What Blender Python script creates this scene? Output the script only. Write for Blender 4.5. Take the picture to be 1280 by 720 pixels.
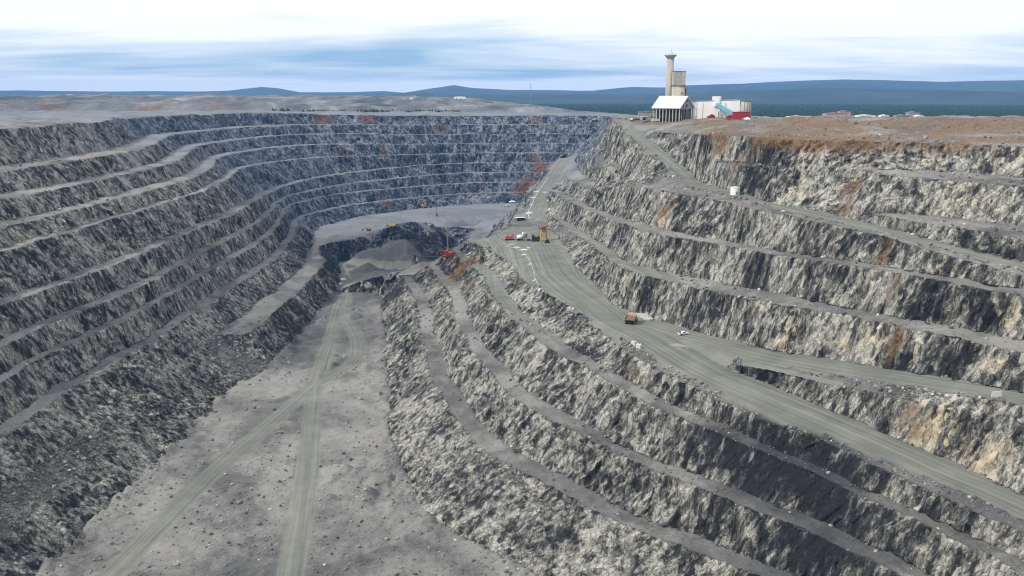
import bpy, bmesh, math, random
import numpy as np
from mathutils import Vector, Matrix
from mathutils.geometry import delaunay_2d_cdt

for o in list(bpy.data.objects): bpy.data.objects.remove(o)
scn = bpy.context.scene
col = scn.collection
R = math.radians

# ------------------------------------------------------------------ camera
H = 40.0; FOC = 1100.0; PITCH = math.atan(242.0/1100.0)
cam = bpy.data.cameras.new('camera'); camo = bpy.data.objects.new('camera', cam); col.objects.link(camo)
camo.location = (0, 0, H); camo.rotation_euler = (math.pi/2 - PITCH, 0, 0)
cam.sensor_width = 36; cam.lens = FOC/1280*36; cam.clip_start = 1; cam.clip_end = 90000
scn.camera = camo

# ------------------------------------------------------------------ sun, sky, exposure
SUN_EL, SUN_AZ = R(42), R(-112)          # azimuth clockwise from +Y
sd = Vector((math.sin(SUN_AZ)*math.cos(SUN_EL), math.cos(SUN_AZ)*math.cos(SUN_EL), math.sin(SUN_EL)))
sl = bpy.data.lights.new('sun', 'SUN'); sl.energy = 3.8; sl.angle = R(1.5); sl.color = (1, .95, .87)
so = bpy.data.objects.new('sun', sl); col.objects.link(so)
so.rotation_euler = (-sd).to_track_quat('-Z', 'Y').to_euler()
scn.view_settings.view_transform = 'Standard'; scn.view_settings.look = 'None'
scn.view_settings.exposure = 0.0; scn.view_settings.gamma = 1
scn.cycles.use_denoising = True; scn.cycles.denoising_prefilter = 'ACCURATE'; scn.cycles.filter_width = 1.15; scn.cycles.max_bounces = 4; scn.cycles.diffuse_bounces = 2; scn.cycles.use_adaptive_sampling = False

w = bpy.data.worlds.new('World'); scn.world = w; w.use_nodes = True
nt = w.node_tree; N = nt.nodes; L = nt.links; N.clear()
out = N.new('ShaderNodeOutputWorld'); bg = N.new('ShaderNodeBackground')
sky = N.new('ShaderNodeTexSky'); sky.sky_type = 'NISHITA'; sky.sun_disc = False
sky.sun_elevation = SUN_EL; sky.sun_rotation = SUN_AZ; sky.air_density = 1.0; sky.dust_density = .6; sky.ozone_density = 2
tc = N.new('ShaderNodeTexCoord'); sx = N.new('ShaderNodeSeparateXYZ'); L.new(tc.outputs['Generated'], sx.inputs[0])
# cloud layer: direction projected on a high flat ceiling
def wm(op, a, b=None, clamp=False):
    n = N.new('ShaderNodeMath'); n.operation = op; n.use_clamp = clamp
    for i, v in enumerate((a, b)):
        if v is None: continue
        if isinstance(v, (int, float)): n.inputs[i].default_value = v
        else: L.new(v, n.inputs[i])
    return n.outputs[0]
zz = wm('ADD', wm('MAXIMUM', sx.outputs[2], 0.0), .075)
cx = wm('DIVIDE', sx.outputs[0], zz); cy = wm('DIVIDE', sx.outputs[1], zz)
cb = N.new('ShaderNodeCombineXYZ'); L.new(cx, cb.inputs[0]); L.new(cy, cb.inputs[1])
def cloud(scale, detail, rough, off, stretch):
    mp = N.new('ShaderNodeMapping'); mp.inputs['Scale'].default_value = (stretch, 1, 1); mp.inputs['Location'].default_value = (off, off*.7, 0)
    L.new(cb.outputs[0], mp.inputs[0])
    t = N.new('ShaderNodeTexNoise'); t.inputs['Scale'].default_value = scale; t.inputs['Detail'].default_value = detail
    t.inputs['Roughness'].default_value = rough; t.inputs['Distortion'].default_value = .4
    L.new(mp.outputs[0], t.inputs['Vector']); return t.outputs[0]
c1 = cloud(.30, 5, .5, 3.1, .6); c2 = cloud(1.2, 7, .55, 7.7, .6)
cs = wm('ADD', wm('MULTIPLY', c1, .7), wm('MULTIPLY', c2, .3))
# cover: thin near 4-7 degrees, dense above and right at the horizon
el = sx.outputs[2]
cr = N.new('ShaderNodeValToRGB'); L.new(el, cr.inputs[0])
e = cr.color_ramp; e.elements[0].position = 0.0; e.elements[0].color = (.66,)*3+(1,)
e.elements[1].position = 1; e.elements[1].color = (.60,)*3+(1,)
for p, v in ((.010, .64), (.020, .48), (.035, .42), (.05, .47), (.068, .60), (.09, .67), (.2, .64)):
    x = e.elements.new(p); x.color = (v, v, v, 1)
cov = wm('MULTIPLY', wm('SUBTRACT', wm('ADD', cs, cr.outputs[0]), .86), 4.5, True)
mx = N.new('ShaderNodeMix'); mx.data_type = 'RGBA'; mx.clamp_factor = True
bl_ = N.new('ShaderNodeMix'); bl_.data_type = 'RGBA'; bl_.inputs[0].default_value = .6
L.new(sky.outputs[0], bl_.inputs[6]); bl_.inputs[7].default_value = (3.2, 6.4, 10.4, 1)
L.new(cov, mx.inputs[0]); L.new(bl_.outputs[2], mx.inputs[6])
mx.inputs[7].default_value = (11.2, 11.5, 11.9, 1)
L.new(mx.outputs[2], bg.inputs[0]); bg.inputs[1].default_value = .1
L.new(bg.outputs[0], out.inputs[0])

# ------------------------------------------------------------------ helpers
CP, SP = math.cos(PITCH), math.sin(PITCH)
def ray(px, py):
    u = (px-640)/FOC; v = (360-py)/FOC          # camera axes: right u, up v, forward 1
    return np.array([u, CP + v*SP, -SP + v*CP])
def P(px, py, z):
    d = ray(px, py); t = (z-H)/d[2]; return (d[0]*t, d[1]*t, z)
def PL(px, py, a, b):                            # point on a ramp whose height is a + b*distance
    d = ray(px, py); r = math.hypot(d[0], d[1]); t = (H-a)/(b*r - d[2]); return (d[0]*t, d[1]*t, H+d[2]*t)
def PD(px, py, D):                               # point at horizontal range D
    d = ray(px, py); t = D/math.hypot(d[0], d[1]); return (d[0]*t, d[1]*t, H+d[2]*t)

def resample(pts, step):
    p = np.array(pts, float); seg = np.linalg.norm(np.diff(p[:, :2], axis=0), axis=1)
    s = np.concatenate([[0], np.cumsum(seg)]); n = max(2, int(s[-1]/step)+1); t = np.linspace(0, s[-1], n)
    # catmull-rom like smoothing through control points
    q = np.stack([np.interp(t, s, p[:, i]) for i in range(p.shape[1])], 1)
    k = q.copy()
    for _ in range(3):
        k[1:-1] = .25*k[:-2] + .5*k[1:-1] + .25*k[2:]
    return k

# lattice noise, vectorised
_rs = np.random.RandomState(7); _T = _rs.rand(4096).astype(np.float32)*2-1
def _h(i, j, k): return _T[((i*73856093) ^ (j*19349663) ^ (k*83492791)) & 4095]
def noise3(x, y, z):
    xi = np.floor(x).astype(np.int64); yi = np.floor(y).astype(np.int64); zi = np.floor(z).astype(np.int64)
    fx = x-xi; fy = y-yi; fz = z-zi
    fx = fx*fx*(3-2*fx); fy = fy*fy*(3-2*fy); fz = fz*fz*(3-2*fz)
    r = 0
    for a in (0, 1):
        wx = fx if a else 1-fx
        for b in (0, 1):
            wy = fy if b else 1-fy
            r = r + wx*wy*(_h(xi+a, yi+b, zi)*(1-fz) + _h(xi+a, yi+b, zi+1)*fz)
    return r
def fbm(x, y, z, o=3):
    r = 0; a = 1; s = 0
    for i in range(o):
        r = r + a*noise3(x*2**i+i*17.3, y*2**i-i*9.1, z*2**i+i*5.7); s += a; a *= .5
    return r/s
DETAIL = .0018; HAZE = 4.5e-5
# ------------------------------------------------------------------ the pit: break lines (crests, toes, road edges)
lines = []; names = []
def line(pts, step=14, name=''):
    lines.append(resample(pts, step)); names.append(name)

def lerp(x, tab):
    return float(np.interp(x, [t[0] for t in tab], [t[1] for t in tab]))
zB1 = lambda x: lerp(x, [(800, -70), (960, -66), (1200, -57), (1280, -55), (1400, -53)])
zB2 = lambda x: lerp(x, [(800, -47.5), (960, -46), (1200, -39), (1400, -36)])
zU = lambda x: lerp(x, [(960, -26), (1200, -31), (1400, -33)])
MA, MB = -81.6, -.0215
def M(px, py):
    p = PL(px, py, MA, MB); return p if math.hypot(p[0], p[1]) > 530 else P(px, py, -93)
def S(px, py):
    return P(px, py, lerp(px, [(800, -93.2), (852, -92.5), (900, -91.4), (930, -89), (960, -86.3), (1040, -82), (1120, -76.5), (1200, -71), (1280, -67), (1500, -60)]))
def pts(f, l): return [f(x, y) for x, y in l]
def zx(fz): return lambda x, y: P(x, y, fz(x))
def zc(z): return lambda x, y: P(x, y, z)

# profile chains: in each column of the wall a crest lies where a steep face rises from the toe below it
def kpx(y): return (CP + (360-y)/FOC*SP)/(CP + 60/FOC*SP)
def colgeo(xs, ys):                              # a column is a vertical plane through the view point
    r = [ray(640+(x-640)*kpx(y), y) for x, y in zip(xs, ys)]; h = np.array([math.hypot(a[0], a[1]) for a in r])
    return np.array([a[:2] for a in r])/h[:, None], np.array([-a[2] for a in r])/h
def smooth(z, n=9):
    n = min(n, (len(z)//2)*2-1)
    return np.convolve(np.pad(z, n//2, mode='edge'), np.ones(n)/n, 'valid')
def ycurve(l, xs):
    xs = np.asarray(xs, float); y = np.full(len(xs), 300.)
    for _ in range(5): y = np.interp(640+(xs-640)*np.array([kpx(v) for v in y]), [a[0] for a in l], [a[1] for a in l])
    return y
def cpx(x, y): return 640+(x-640)*kpx(y)
def face_up(xs, d, z, l, run=.476, minh=2):
    u, t = colgeo(xs, ycurve(l, xs)); h = np.maximum((H - z - t*d)/(1 + run*t), minh)
    z2 = smooth(z+h, 11); d2 = np.maximum((H-z2)/t, d + .22*(z2-z)); return smooth(d2, 3), z2
def bench_up(xs, d, z, l, minw=5):
    u, t = colgeo(xs, ycurve(l, xs)); z2 = z+.4; return smooth(np.maximum((H-z2)/t, d+minw), 3), z2
def face_dn(xs, d, z, l, run=.476, minh=3):
    u, t = colgeo(xs, ycurve(l, xs)); h = np.maximum((t*d - (H-z))/(1 + run*t), minh)
    z2 = smooth(z-h, 11); d2 = np.minimum((H-z2)/t, d - .22*(z-z2)); return smooth(d2, 3), z2
def bench_dn(xs, d, z, l, minw=5):
    u, t = colgeo(xs, ycurve(l, xs)); z2 = z-.4; return smooth(np.minimum((H-z2)/t, d-minw), 3), z2
def topts(xs, d, z):
    u, t = colgeo(xs, np.full(len(xs), 300.)); return [(float(a[0]*r), float(a[1]*r), float(h)) for a, r, h in zip(u, d, z)]
def dz(ps):
    return np.array([math.hypot(p[0], p[1]) for p in ps]), np.array([p[2] for p in ps])
def q(l, z): return [P(x, y, z) for x, y in l]

# main haul road
M_toe = [(40, 1000, -102.5), (42, 915, -101), (48, 851, -99.5), (52, 758, -97.8), (56, 660, -95.7)] + pts(M, [(750, 363), (762, 378), (782, 388), (815, 398), (838, 405)])
S_toe = pts(S, [(852, 410), (890, 420), (915, 426), (960, 436), (1045, 450), (1120, 462), (1230, 479), (1280, 487), (1360, 503), (1500, 533)])
line(M_toe + S_toe, name='M_toe')
Min_l = [(878, 447), (930, 467), (960, 482), (1030, 509), (1060, 522), (1120, 547), (1185, 575), (1247, 600), (1280, 615), (1360, 655), (1500, 730)]
Sout_l = [(870, 434), (930, 445), (960, 451), (1010, 462), (1072, 474), (1130, 482), (1185, 490), (1247, 499), (1280, 506), (1360, 522), (1500, 552)]
xs = np.arange(925, 1490, 12.)
md, mz = dz([M(cpx(x, y), y) for x, y in zip(xs, ycurve(Min_l, xs))])
sd_, sz = dz([S(cpx(x, y), y) for x, y in zip(xs, ycurve(Sout_l, xs))])
line([M(850, 431), M(876, 443.5), M(898, 454)] + topts(xs, md, mz), name='M_in'); line([S(853, 426), S(877, 434), S(898, 439)] + topts(xs, sd_, sz), name='S_out')
wd, wz = face_up(xs, md, mz, [(875, 443), (930, 454), (1005, 474), (1085, 492), (1165, 508), (1235, 520), (1280, 530), (1360, 550), (1500, 590)], minh=.8)
wz = np.minimum(wz, sz-.3); wd = np.minimum(wd, sd_-2.0); wd = np.maximum(wd, md+.8)
line([(p_[0], p_[1], p_[2]) for p_ in topts(xs, wd, wz)][1:], name='wedge')

Mout_l = [(790, 430), (830, 454), (865, 471), (930, 502), (1005, 532), (1100, 570), (1160, 600), (1210, 622), (1260, 642), (1330, 680), (1450, 740)]
M_outL = pts(M, [(598, 311), (612, 306), (627, 307), (650, 312), (660, 320), (667, 337), (677, 364), (715, 385), (760, 407)])
line(M_outL + pts(M, Mout_l), name='M_out')
xs = np.arange(830, 1480, 12.)
d0, z0 = dz([M(cpx(x, y), y+2.5) for x, y in zip(xs, ycurve(Mout_l, xs))])
c1d, c1z = face_dn(xs, d0, z0, [(x, y+11) for x, y in Mout_l], run=1.6, minh=1.2)
t1d, t1z = face_dn(xs, c1d, c1z, [(822, 493), (855, 510), (892, 527), (940, 546), (1000, 575), (1055, 598), (1110, 620), (1170, 645), (1240, 680), (1330, 727), (1440, 790)])
o1d, o1z = bench_dn(xs, t1d, t1z, [(812, 503), (867, 529), (930, 554), (987, 580), (1045, 605), (1110, 632), (1170, 657), (1240, 695), (1330, 745), (1440, 810)])
t2d, t2z = face_dn(xs, o1d, o1z, [(828, 576), (880, 594), (905, 606), (960, 628), (1035, 655), (1110, 687), (1180, 722), (1300, 780), (1440, 850)])
o2d, o2z = bench_dn(xs, t2d, t2z, [(834, 590), (880, 610), (960, 645), (1035, 675), (1110, 708), (1180, 745), (1300, 803), (1440, 873)])
t3d, t3z = face_dn(xs, o2d, o2z, [(840, 655), (900, 680), (960, 705), (1035, 737), (1110, 772), (1180, 808), (1300, 870), (1440, 945)])
o3d, o3z = bench_dn(xs, t3d, t3z, [(840, 675), (900, 700), (960, 725), (1035, 757), (1110, 792), (1180, 828), (1300, 890), (1440, 965)])
print('z below', [round(float(a[i])) for a in (z0, c1z, t1z, t2z, t3z) for i in (0, 25, 50)])
def leftz(tab, z_end): 
    n = len(tab); return [(x, y, z + (z_end - tab[-1][2])*(i/(n-1))**2) for i, (x, y, z) in enumerate(tab)]
def joinL(tab, d, z, name):
    R_ = topts(xs, d, z)
    L_ = leftz(tab, R_[0][2]); 
    # shift the left part sideways so that it meets the right part
    line(L_ + R_, name=name)
joinL([(-42, 866, -103), (-20, 812, -102), (0, 740, -101), (8, 660, -99), (26, 580, -97), (48, 510, -96)], c1d, c1z, 'N1c')
joinL([(-52, 872, -112), (-30, 808, -112), (-12, 735, -110), (-3, 655, -109), (14, 572, -107), (36, 500, -105)], t1d, t1z, 'N1t')
joinL([(-62, 876, -113), (-40, 800, -112.5), (-24, 730, -110.5), (-14, 650, -109.5), (3, 566, -107.5), (26, 492, -105.5)], o1d, o1z, 'N1o')
joinL([(-76, 884, -130), (-49, 792, -130), (-40, 725, -128), (-30, 645, -127), (-12, 555, -126), (12, 478, -125)], t2d, t2z, 'N2t')
joinL([(-87, 890, -131), (-60, 789, -130.5), (-51, 722, -128.5), (-41, 640, -127.5), (-22, 548, -126.5), (3, 468, -125.5)], o2d, o2z, 'N2o')
joinL([(-104, 898, -145), (-74, 786, -145), (-65, 718, -145), (-54, 635, -145), (-35, 541, -144), (-8, 458, -143)], t3d, t3z, 'N3t')
joinL([(-115, 904, -146), (-85, 783, -146), (-76, 714, -146), (-65, 630, -146), (-46, 535, -145), (-18, 448, -144)], o3d, o3z, 'N3o')
o3 = topts(xs, o3d, o3z)
N4t = [(-131, 912, -160), (-99, 780, -162), (-90, 710, -162), (-79, 625, -162), (-62, 528, -162), (-34, 436, -162)] + [(p[0]-9, p[1]-9, -160) for p in o3]
Fl_R = [(-142, 920, -176), (-114, 777, -176), (-104, 707, -176), (-92, 620, -176), (-75, 520, -176), (-48, 426, -176)] + [(p[0]-19, p[1]-19, -176) for p in o3]
line(N4t, name='N4t')

# wall above the haul roads: benches B1, B2, the upper haul road, V, W and the rim
xs = np.arange(785, 1495, 12.)
ytoe = [(762, 378), (782, 388), (815, 398), (838, 405), (852, 410), (890, 420), (915, 426), (960, 436), (1045, 450), (1120, 462), (1230, 479), (1280, 487), (1360, 503), (1500, 533)]
d0, z0 = dz([M(cpx(x, y), y) if x < 845 else S(cpx(x, y), y) for x, y in zip(xs, ycurve(ytoe, xs))])
b1d, b1z = face_up(xs, d0, z0, [(750, 330), (800, 342), (852, 355), (902, 367), (960, 379), (1060, 392), (1135, 411), (1220, 427), (1280, 440), (1360, 458), (1500, 490)])
c1d, c1z = bench_up(xs, b1d, b1z, [(768, 323), (815, 335), (865, 347), (915, 356), (960, 366), (1060, 382), (1120, 397), (1185, 408), (1242, 416), (1280, 425), (1360, 443), (1500, 475)])
b2d, b2z = face_up(xs, c1d, c1z, [(768, 278), (790, 286), (807, 291), (850, 297), (925, 309), (960, 318), (1060, 330), (1135, 342), (1210, 355), (1280, 370), (1360, 388), (1500, 420)])
c2d, c2z = bench_up(xs, b2d, b2z, [(790, 270), (800, 276), (812, 284), (840, 289.5), (875, 295.5), (925, 304), (960, 312), (1035, 322), (1095, 330.5), (1135, 336), (1185, 345), (1280, 360), (1360, 378), (1500, 408)])
b3d, b3z = face_up(xs, c2d, c2z, [(785, 236.5), (840, 241), (875, 246), (925, 257), (960, 265), (1035, 280), (1097, 293), (1160, 312), (1210, 325), (1280, 345), (1360, 362), (1500, 392)])
print('z above', [round(float(a[i])) for a in (z0, b1z, b2z, b3z) for i in (0, 14, 34, 41)])
s0 = xs > 800
line([(44, 1000, -95), (47, 960, -94), (54, 915, -94), (60, 861, -92), (65, 785, -88), (68, 720, -83), (70, 660, -79), (69, 605, -75)] + topts(xs, b1d, b1z), name='B1o')
line([(52, 1000, -94), (54, 965, -93.5), (61, 922, -93), (68, 866, -91), (73, 790, -87), (76, 730, -82), (79, 668, -78), (79, 612, -74)] + topts(xs, c1d, c1z), name='B1t')
line([(53, 1110, -79), (57, 1040, -76), (63, 960, -74), (70, 900, -73), (78, 850, -71), (84, 785, -68), (87, 730, -63), (88, 665, -57)] + topts(xs[s0], b2d[s0], b2z[s0]), name='B2o')
line([(61, 1130, -78), (66, 1040, -75), (72, 965, -73), (78, 908, -72), (86, 855, -70.5), (92, 792, -67), (96, 735, -62), (98, 672, -56)] + topts(xs[s0], c2d[s0], c2z[s0]), name='B2t')
s1 = xs > 838
zUx = lambda x: float(np.interp(x, xs, b3z))
line([(72, 1190, -67.5), (74, 1120, -65), (76, 1040, -62), (82, 985, -59), (88, 930, -55), (95, 870, -50), (101, 806, -43), (105, 760, -39), (109, 700, -33)] + topts(xs[s1], b3d[s1], b3z[s1]), name='Xo')
line([(104, 1390, -50), (95, 1300, -52), (90, 1180, -58), (90, 1080, -58), (92, 1000, -56), (96, 945, -52)], name='Yt')
line([(114, 1400, -35), (105, 1250, -36), (101, 1080, -37), (101, 950, -38.5), (104, 885, -40)], name='Yo')
Xt = [(128, 1400, -20), (115, 1250, -24), (110, 1080, -32), (108, 950, -36), (109, 880, -37.5), (111, 800, -37), (113, 740, -33.5), (116, 690, -29.5)]
line(Xt, name='Xt')
# upper haul road: the leg from the works, then along the wall
def U(px, py):
    p = PL(px, py, -99, .104); d = math.hypot(p[0], p[1])
    zf = zUx(max(px, 850))
    return p if p[2] > zf else P(px, py, zf)
Uo = pts(U, [(766, 147.8), (772, 152), (780, 163), (790, 175), (808, 189), (827, 202), (842, 218), (849, 228)])
line(Uo, name='Uo')
Ui_l = [(875, 222), (900, 234), (925, 243), (960, 251), (1035, 267), (1067, 273), (1115, 287), (1172, 302), (1225, 315), (1280, 327), (1360, 344), (1500, 374)]
b3i = lambda x: float(np.interp(x, xs, b3d))
xu = np.arange(880, 1490, 12.)
uz = np.array([zUx(x) for x in xu]); _, t_ = colgeo(xu, ycurve(Ui_l, xu)); ud = np.maximum((H-uz)/t_, np.array([b3i(x) for x in xu])+14)
line(pts(U, [(787, 150), (792, 158), (800, 167), (820, 182), (840, 195), (858, 210), (872, 221)]) + topts(xu, smooth(ud, 5), uz), name='Ui')
U_in = topts(xu, smooth(ud, 5), uz)
xv = xu[xu > 1075]; k_ = xu > 1075
vd, vz = face_up(xv, smooth(ud, 5)[k_], uz[k_], [(1070, 272), (1100, 275), (1160, 279), (1235, 288), (1280, 296), (1360, 313), (1500, 341)], minh=5)
v2d, v2z = bench_up(xv, vd, vz, [(1070, 266), (1110, 265), (1185, 271), (1235, 275), (1280, 281), (1360, 297), (1500, 324)])
line(topts(xv, vd, vz)[1:], name='Vo'); line(topts(xv, v2d, v2z)[1:], name='Vt')
w1d, w1z = face_up(xv, v2d, v2z, [(1062, 216), (1090, 217), (1135, 221), (1185, 226), (1280, 233), (1360, 244), (1500, 265)])
w2d, w2z = bench_up(xv, w1d, w1z, [(1066, 211), (1090, 211), (1135, 212), (1185, 215), (1280, 221), (1360, 231), (1500, 248)], 8)
line(topts(xv, w1d, w1z), name='Wo'); line(topts(xv, w2d, w2z), name='Wt')
rim_l = [(870, 168), (900, 168), (930, 171), (960, 174), (1022, 176), (1070, 176), (1120, 177), (1172, 178), (1280, 183), (1360, 190), (1500, 204)]
r1d, r1z = face_up(xu[~k_], smooth(ud, 5)[~k_], uz[~k_], rim_l, run=.85)
r2d, r2z = face_up(xv, w2d, w2z, rim_l)
rd = np.r_[r1d, r2d]; rz = smooth(np.r_[r1z, r2z], 13)
_, t_ = colgeo(xu, ycurve(rim_l, xu)); rd = smooth(np.maximum(np.minimum((H-rz)/t_, rd+40), rd-12), 5)
print('z top', [round(float(a[i])) for a in (vz, w1z) for i in (1, 12, 20)], [round(float(rz[i])) for i in (0, 10, 20, 30)])
rim = [P(790, 149.5, 10.5), P(806, 159, 4), P(822, 164, 3.5), P(840, 168, 3.3), P(862, 168, 5)] + topts(xu, rd, rz)
line(rim, name='rim')
RIMZ = rz
# ledges on the big rounded face above the left part of the upper road
l1d, l1z = face_up(xu[:12], smooth(ud, 5)[:12], uz[:12], [(875, 200), (905, 208), (940, 205), (1000, 215), (1060, 240)], run=.6)
l2d, l2z = bench_up(xu[:12], l1d, l1z+1.5, [(875, 195), (905, 202), (940, 199), (1000, 212), (1060, 238)], 6)
l2d = np.minimum(l2d, rd[:12]-9); l1d = np.minimum(l1d, l2d-6)
line(topts(xu[1:8], l1d[1:8], l1z[1:8]), name='L1'); line(topts(xu[1:8], l2d[1:8], l2z[1:8]), name='L2')
# far rim and bowl
rimL = [(133, 1150, 10), (152, 1400, 6), (165, 1550, 3), (186, 1715, 0)]
line(rimL, name='rimL')
base = [(-256, 60), (-250, 400), (-240, 700), (-236, 955), (-262, 1130), (-290, 1268), (-255, 1385), (-175, 1483), (-85, 1555), (0, 1575), (62, 1578)]
tailR = {6: [(90, 1610, -100), (44, 1420, -100), (18, 1200, -100), (4, 1060, -100), (-3, 985, -101.5)],
         5: [(106, 1628, -83), (62, 1420, -83), (34, 1250, -83), (22, 1150, -84)],
         4: [(122, 1645, -67), (86, 1440, -67), (63, 1360, -67), (46, 1285, -68)],
         3: [(142, 1662, -50), (120, 1470, -50), (106, 1400, -50)],
         2: [(158, 1680, -33), (136, 1540, -34)],
         1: [(173, 1697, -17), (158, 1560, -17), (150, 1470, -17)],
         7: [(76, 1592, -117), (30, 1440, -117), (4, 1220, -117), (-11, 1070, -117), (-24, 960, -117), (-55, 884, -117)],
         8: [(64, 1572, -133), (16, 1440, -133), (-12, 1220, -133), (-26, 1070, -134), (-46, 960, -135), (-86, 905, -136)],
         9: [(48, 1552, -150), (2, 1440, -150), (-28, 1220, -150), (-44, 1070, -151), (-68, 965, -152), (-116, 922, -153)]}
base_s = resample([(x, y, 0) for x, y in base], 12)[:, :2]
tg = np.gradient(base_s, axis=0); tg /= np.linalg.norm(tg, axis=1)[:, None]
nrm = np.stack([-tg[:, 1], tg[:, 0]], 1)          # outward (away from the pit)
sb = np.cumsum(np.r_[0, np.linalg.norm(np.diff(base_s, axis=0), axis=1)])
pxs = 640 + FOC*base_s[:, 0]/base_s[:, 1]
def zk(k):
    z = np.full(len(sb), -16.7*k)
    # haul ramps climbing across the bowl
    xa = pxs.copy(); far = base_s[:, 1] > 1150
    if k in (1, 2):
        ra = np.interp(xa, [300, 500], [-48 if k == 2 else -30, -33.4 if k == 2 else -16.7]); z = np.where(far, ra, z - (14.6 if k == 2 else 13.3))
    if k == 3: z = np.where(far, np.interp(xa, [300, 460], [-60, -50]), -60)
    if k == 5: z = np.where(far, np.interp(xa, [380, 560], [-99, -83.5]), -90)
    if k == 6: z = np.where(far, np.interp(xa, [380, 560], [-108, -100.2]), -104)
    kk = np.ones(15)/15; z = np.convolve(np.pad(z, 7, mode='edge'), kk, 'valid')
    return z
BW = {k: 10 for k in range(1, 10)}; BW[2] = 12.0; BW[5] = 12.0
ZK = {k: zk(k) for k in range(10)}
for k in range(8, -1, -1): ZK[k] = np.maximum(ZK[k], ZK[k+1]+5)
wave = lambda s, f, k: float(noise3(np.array([s/f]), np.array([k]), np.array([.5]))[0])
EX = {0: 62, 1: 44, 2: 27, 3: 12, 4: 4}
s_c = float(np.interp(1385, base_s[:80, 1], sb[:80])); 
i_a = int(np.argmin(np.hypot(base_s[:, 0]+262, base_s[:, 1]-1370))); i_b = int(np.argmin(np.hypot(base_s[:, 0]+60, base_s[:, 1]-1560)))
wx = np.clip((sb[i_b]-sb)/(sb[i_b]-sb[i_a]), 0, 1); wx = wx*wx*(3-2*wx)
LIFT = {0: 9, 1: 9, 2: 11, 3: 9, 4: 5, 5: 3}
for k, v_ in LIFT.items(): ZK[k] = ZK[k] + v_*wx
for k in range(8, -1, -1): ZK[k] = np.maximum(ZK[k], ZK[k+1]+9*wx)
def offs(k): return (ZK[k]+150)*1.03 + (6 if k == 0 else 0) + EX.get(k, 0)*wx
def wobs(k):
    if k == 9: return np.zeros(len(sb))
    return np.array([wave(s, 150., k*.22)*11*(1-.3*(k > 7))*(.4 if k == 8 else 1) + wave(s, 33., k*1.7)*2.6*(k < 8) for s in sb])
for k in range(0, 10):
    z = ZK[k]; off = offs(k); wob = wobs(k)
    if k == 0:
        l = np.column_stack([base_s + nrm*(off+wob)[:, None], z])
        line(list(map(tuple, l)) + [(186, 1718, 0)], 20, 'k0'); continue
    if k == 9:
        line(list(map(tuple, np.column_stack([base_s, z]))) + tailR[9], 16, 'k9'); continue
    gap = offs(k-1)+wobs(k-1)-off-wob
    wd = BW[k]*(1 + .35*np.array([wave(s, 60., k*5.1) for s in sb])); wd = np.minimum(wd, .6*gap); dz_ = ZK[k-1]-ZK[k]; wd = np.where(gap > dz_*.7+14, gap-dz_*.72, wd)
    o = base_s + nrm*(off+wob)[:, None]; i = base_s + nrm*(off+wob+wd)[:, None]
    tr = tailR[k]
    line(list(map(tuple, np.column_stack([o, z]))) + tr, 16, 'k%do' % k)
    tt = [(x+7, y+(7 if n < 1 else 0), zz_) for n, (x, y, zz_) in enumerate(tr)]
    line(list(map(tuple, np.column_stack([i, z+.4]))) + tt, 16, 'k%dt' % k)
# side ramp climbing along the right wall
Rl = [P(665, 267, -97), P(670, 250, -88), P(683, 227, -73.5), P(694, 208, -62), P(711, 189.5, -50)]
Rr = [P(682, 270, -97.5), P(686, 250, -88), P(697, 227, -73.5), P(706, 209, -62), P(718, 191.5, -50)]
Rl = [(a[0]-6, a[1], a[2]) for a in Rl]
line(Rl, 18, 'Rl'); line(Rr, 18, 'Rr')
# pad edge left of the ramp
line([(4, 985, -101), (-6, 930, -102), (-20, 892, -102.6)], name='pad')
# terrace edge above the deep floor, hump and deep floor
Tc = [(-214, 700, -152), (-214, 900, -152), (-216, 1000, -151), P(398, 316, -150), P(402, 304, -150), P(428, 301, -150), P(450, 297, -150), P(462, 290, -150), P(480, 278, -150),
      P(505, 270.5, -150), P(530, 269, -150), P(552, 272, -150), P(575, 271, -150.5), P(604, 268.5, -151), (-52, 1270, -152), (-62, 1150, -153), (-88, 1040, -154), (-116, 985, -155), (-140, 950, -158)]
line(Tc, name='Tc')
line([P(484, 284, -137), P(500, 277.5, -134), P(520, 276, -134), P(538, 279, -137)], 10, 'hump_top')
line([P(468, 300, -152), P(478, 303, -153), P(490, 305, -152), P(515, 304, -151), P(534, 300, -150), P(545, 291, -149), P(550, 283, -149)], 10, 'hump_edge')
line([P(560, 287, -164), P(576, 291, -164), P(590, 286, -163)], 10, 'scree_top')
Fl = [(-196, 640, -176), (-196, 850, -176), (-196, 960, -176), P(424, 338, -176), P(420, 326, -175), P(455, 324, -175), P(480, 321, -175), P(510, 324, -175),
      P(540, 320, -176), P(550, 312, -176), P(562, 311, -176), P(582, 310, -176), (-92, 1190, -176), (-102, 1090, -176), (-126, 1020, -176), (-152, 975, -176)] + Fl_R
line(Fl, name='Fl')
line([(-210, 640, -176), (-216, 400, -176), (-222, 60, -176)], 14, 'footL')
line([(-232, 640, -160), (-234, 400, -160), (-240, 60, -160)], 40)
# dark rubble ridge on the deep floor (bottom of the view)
line([P(452, 351, -163), P(480, 342, -160), P(506, 343, -162)], 12)
line([P(444, 346, -176), P(478, 336, -176), P(516, 337, -176)], 12)
line([P(452, 366, -176), P(490, 368, -176)])

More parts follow.
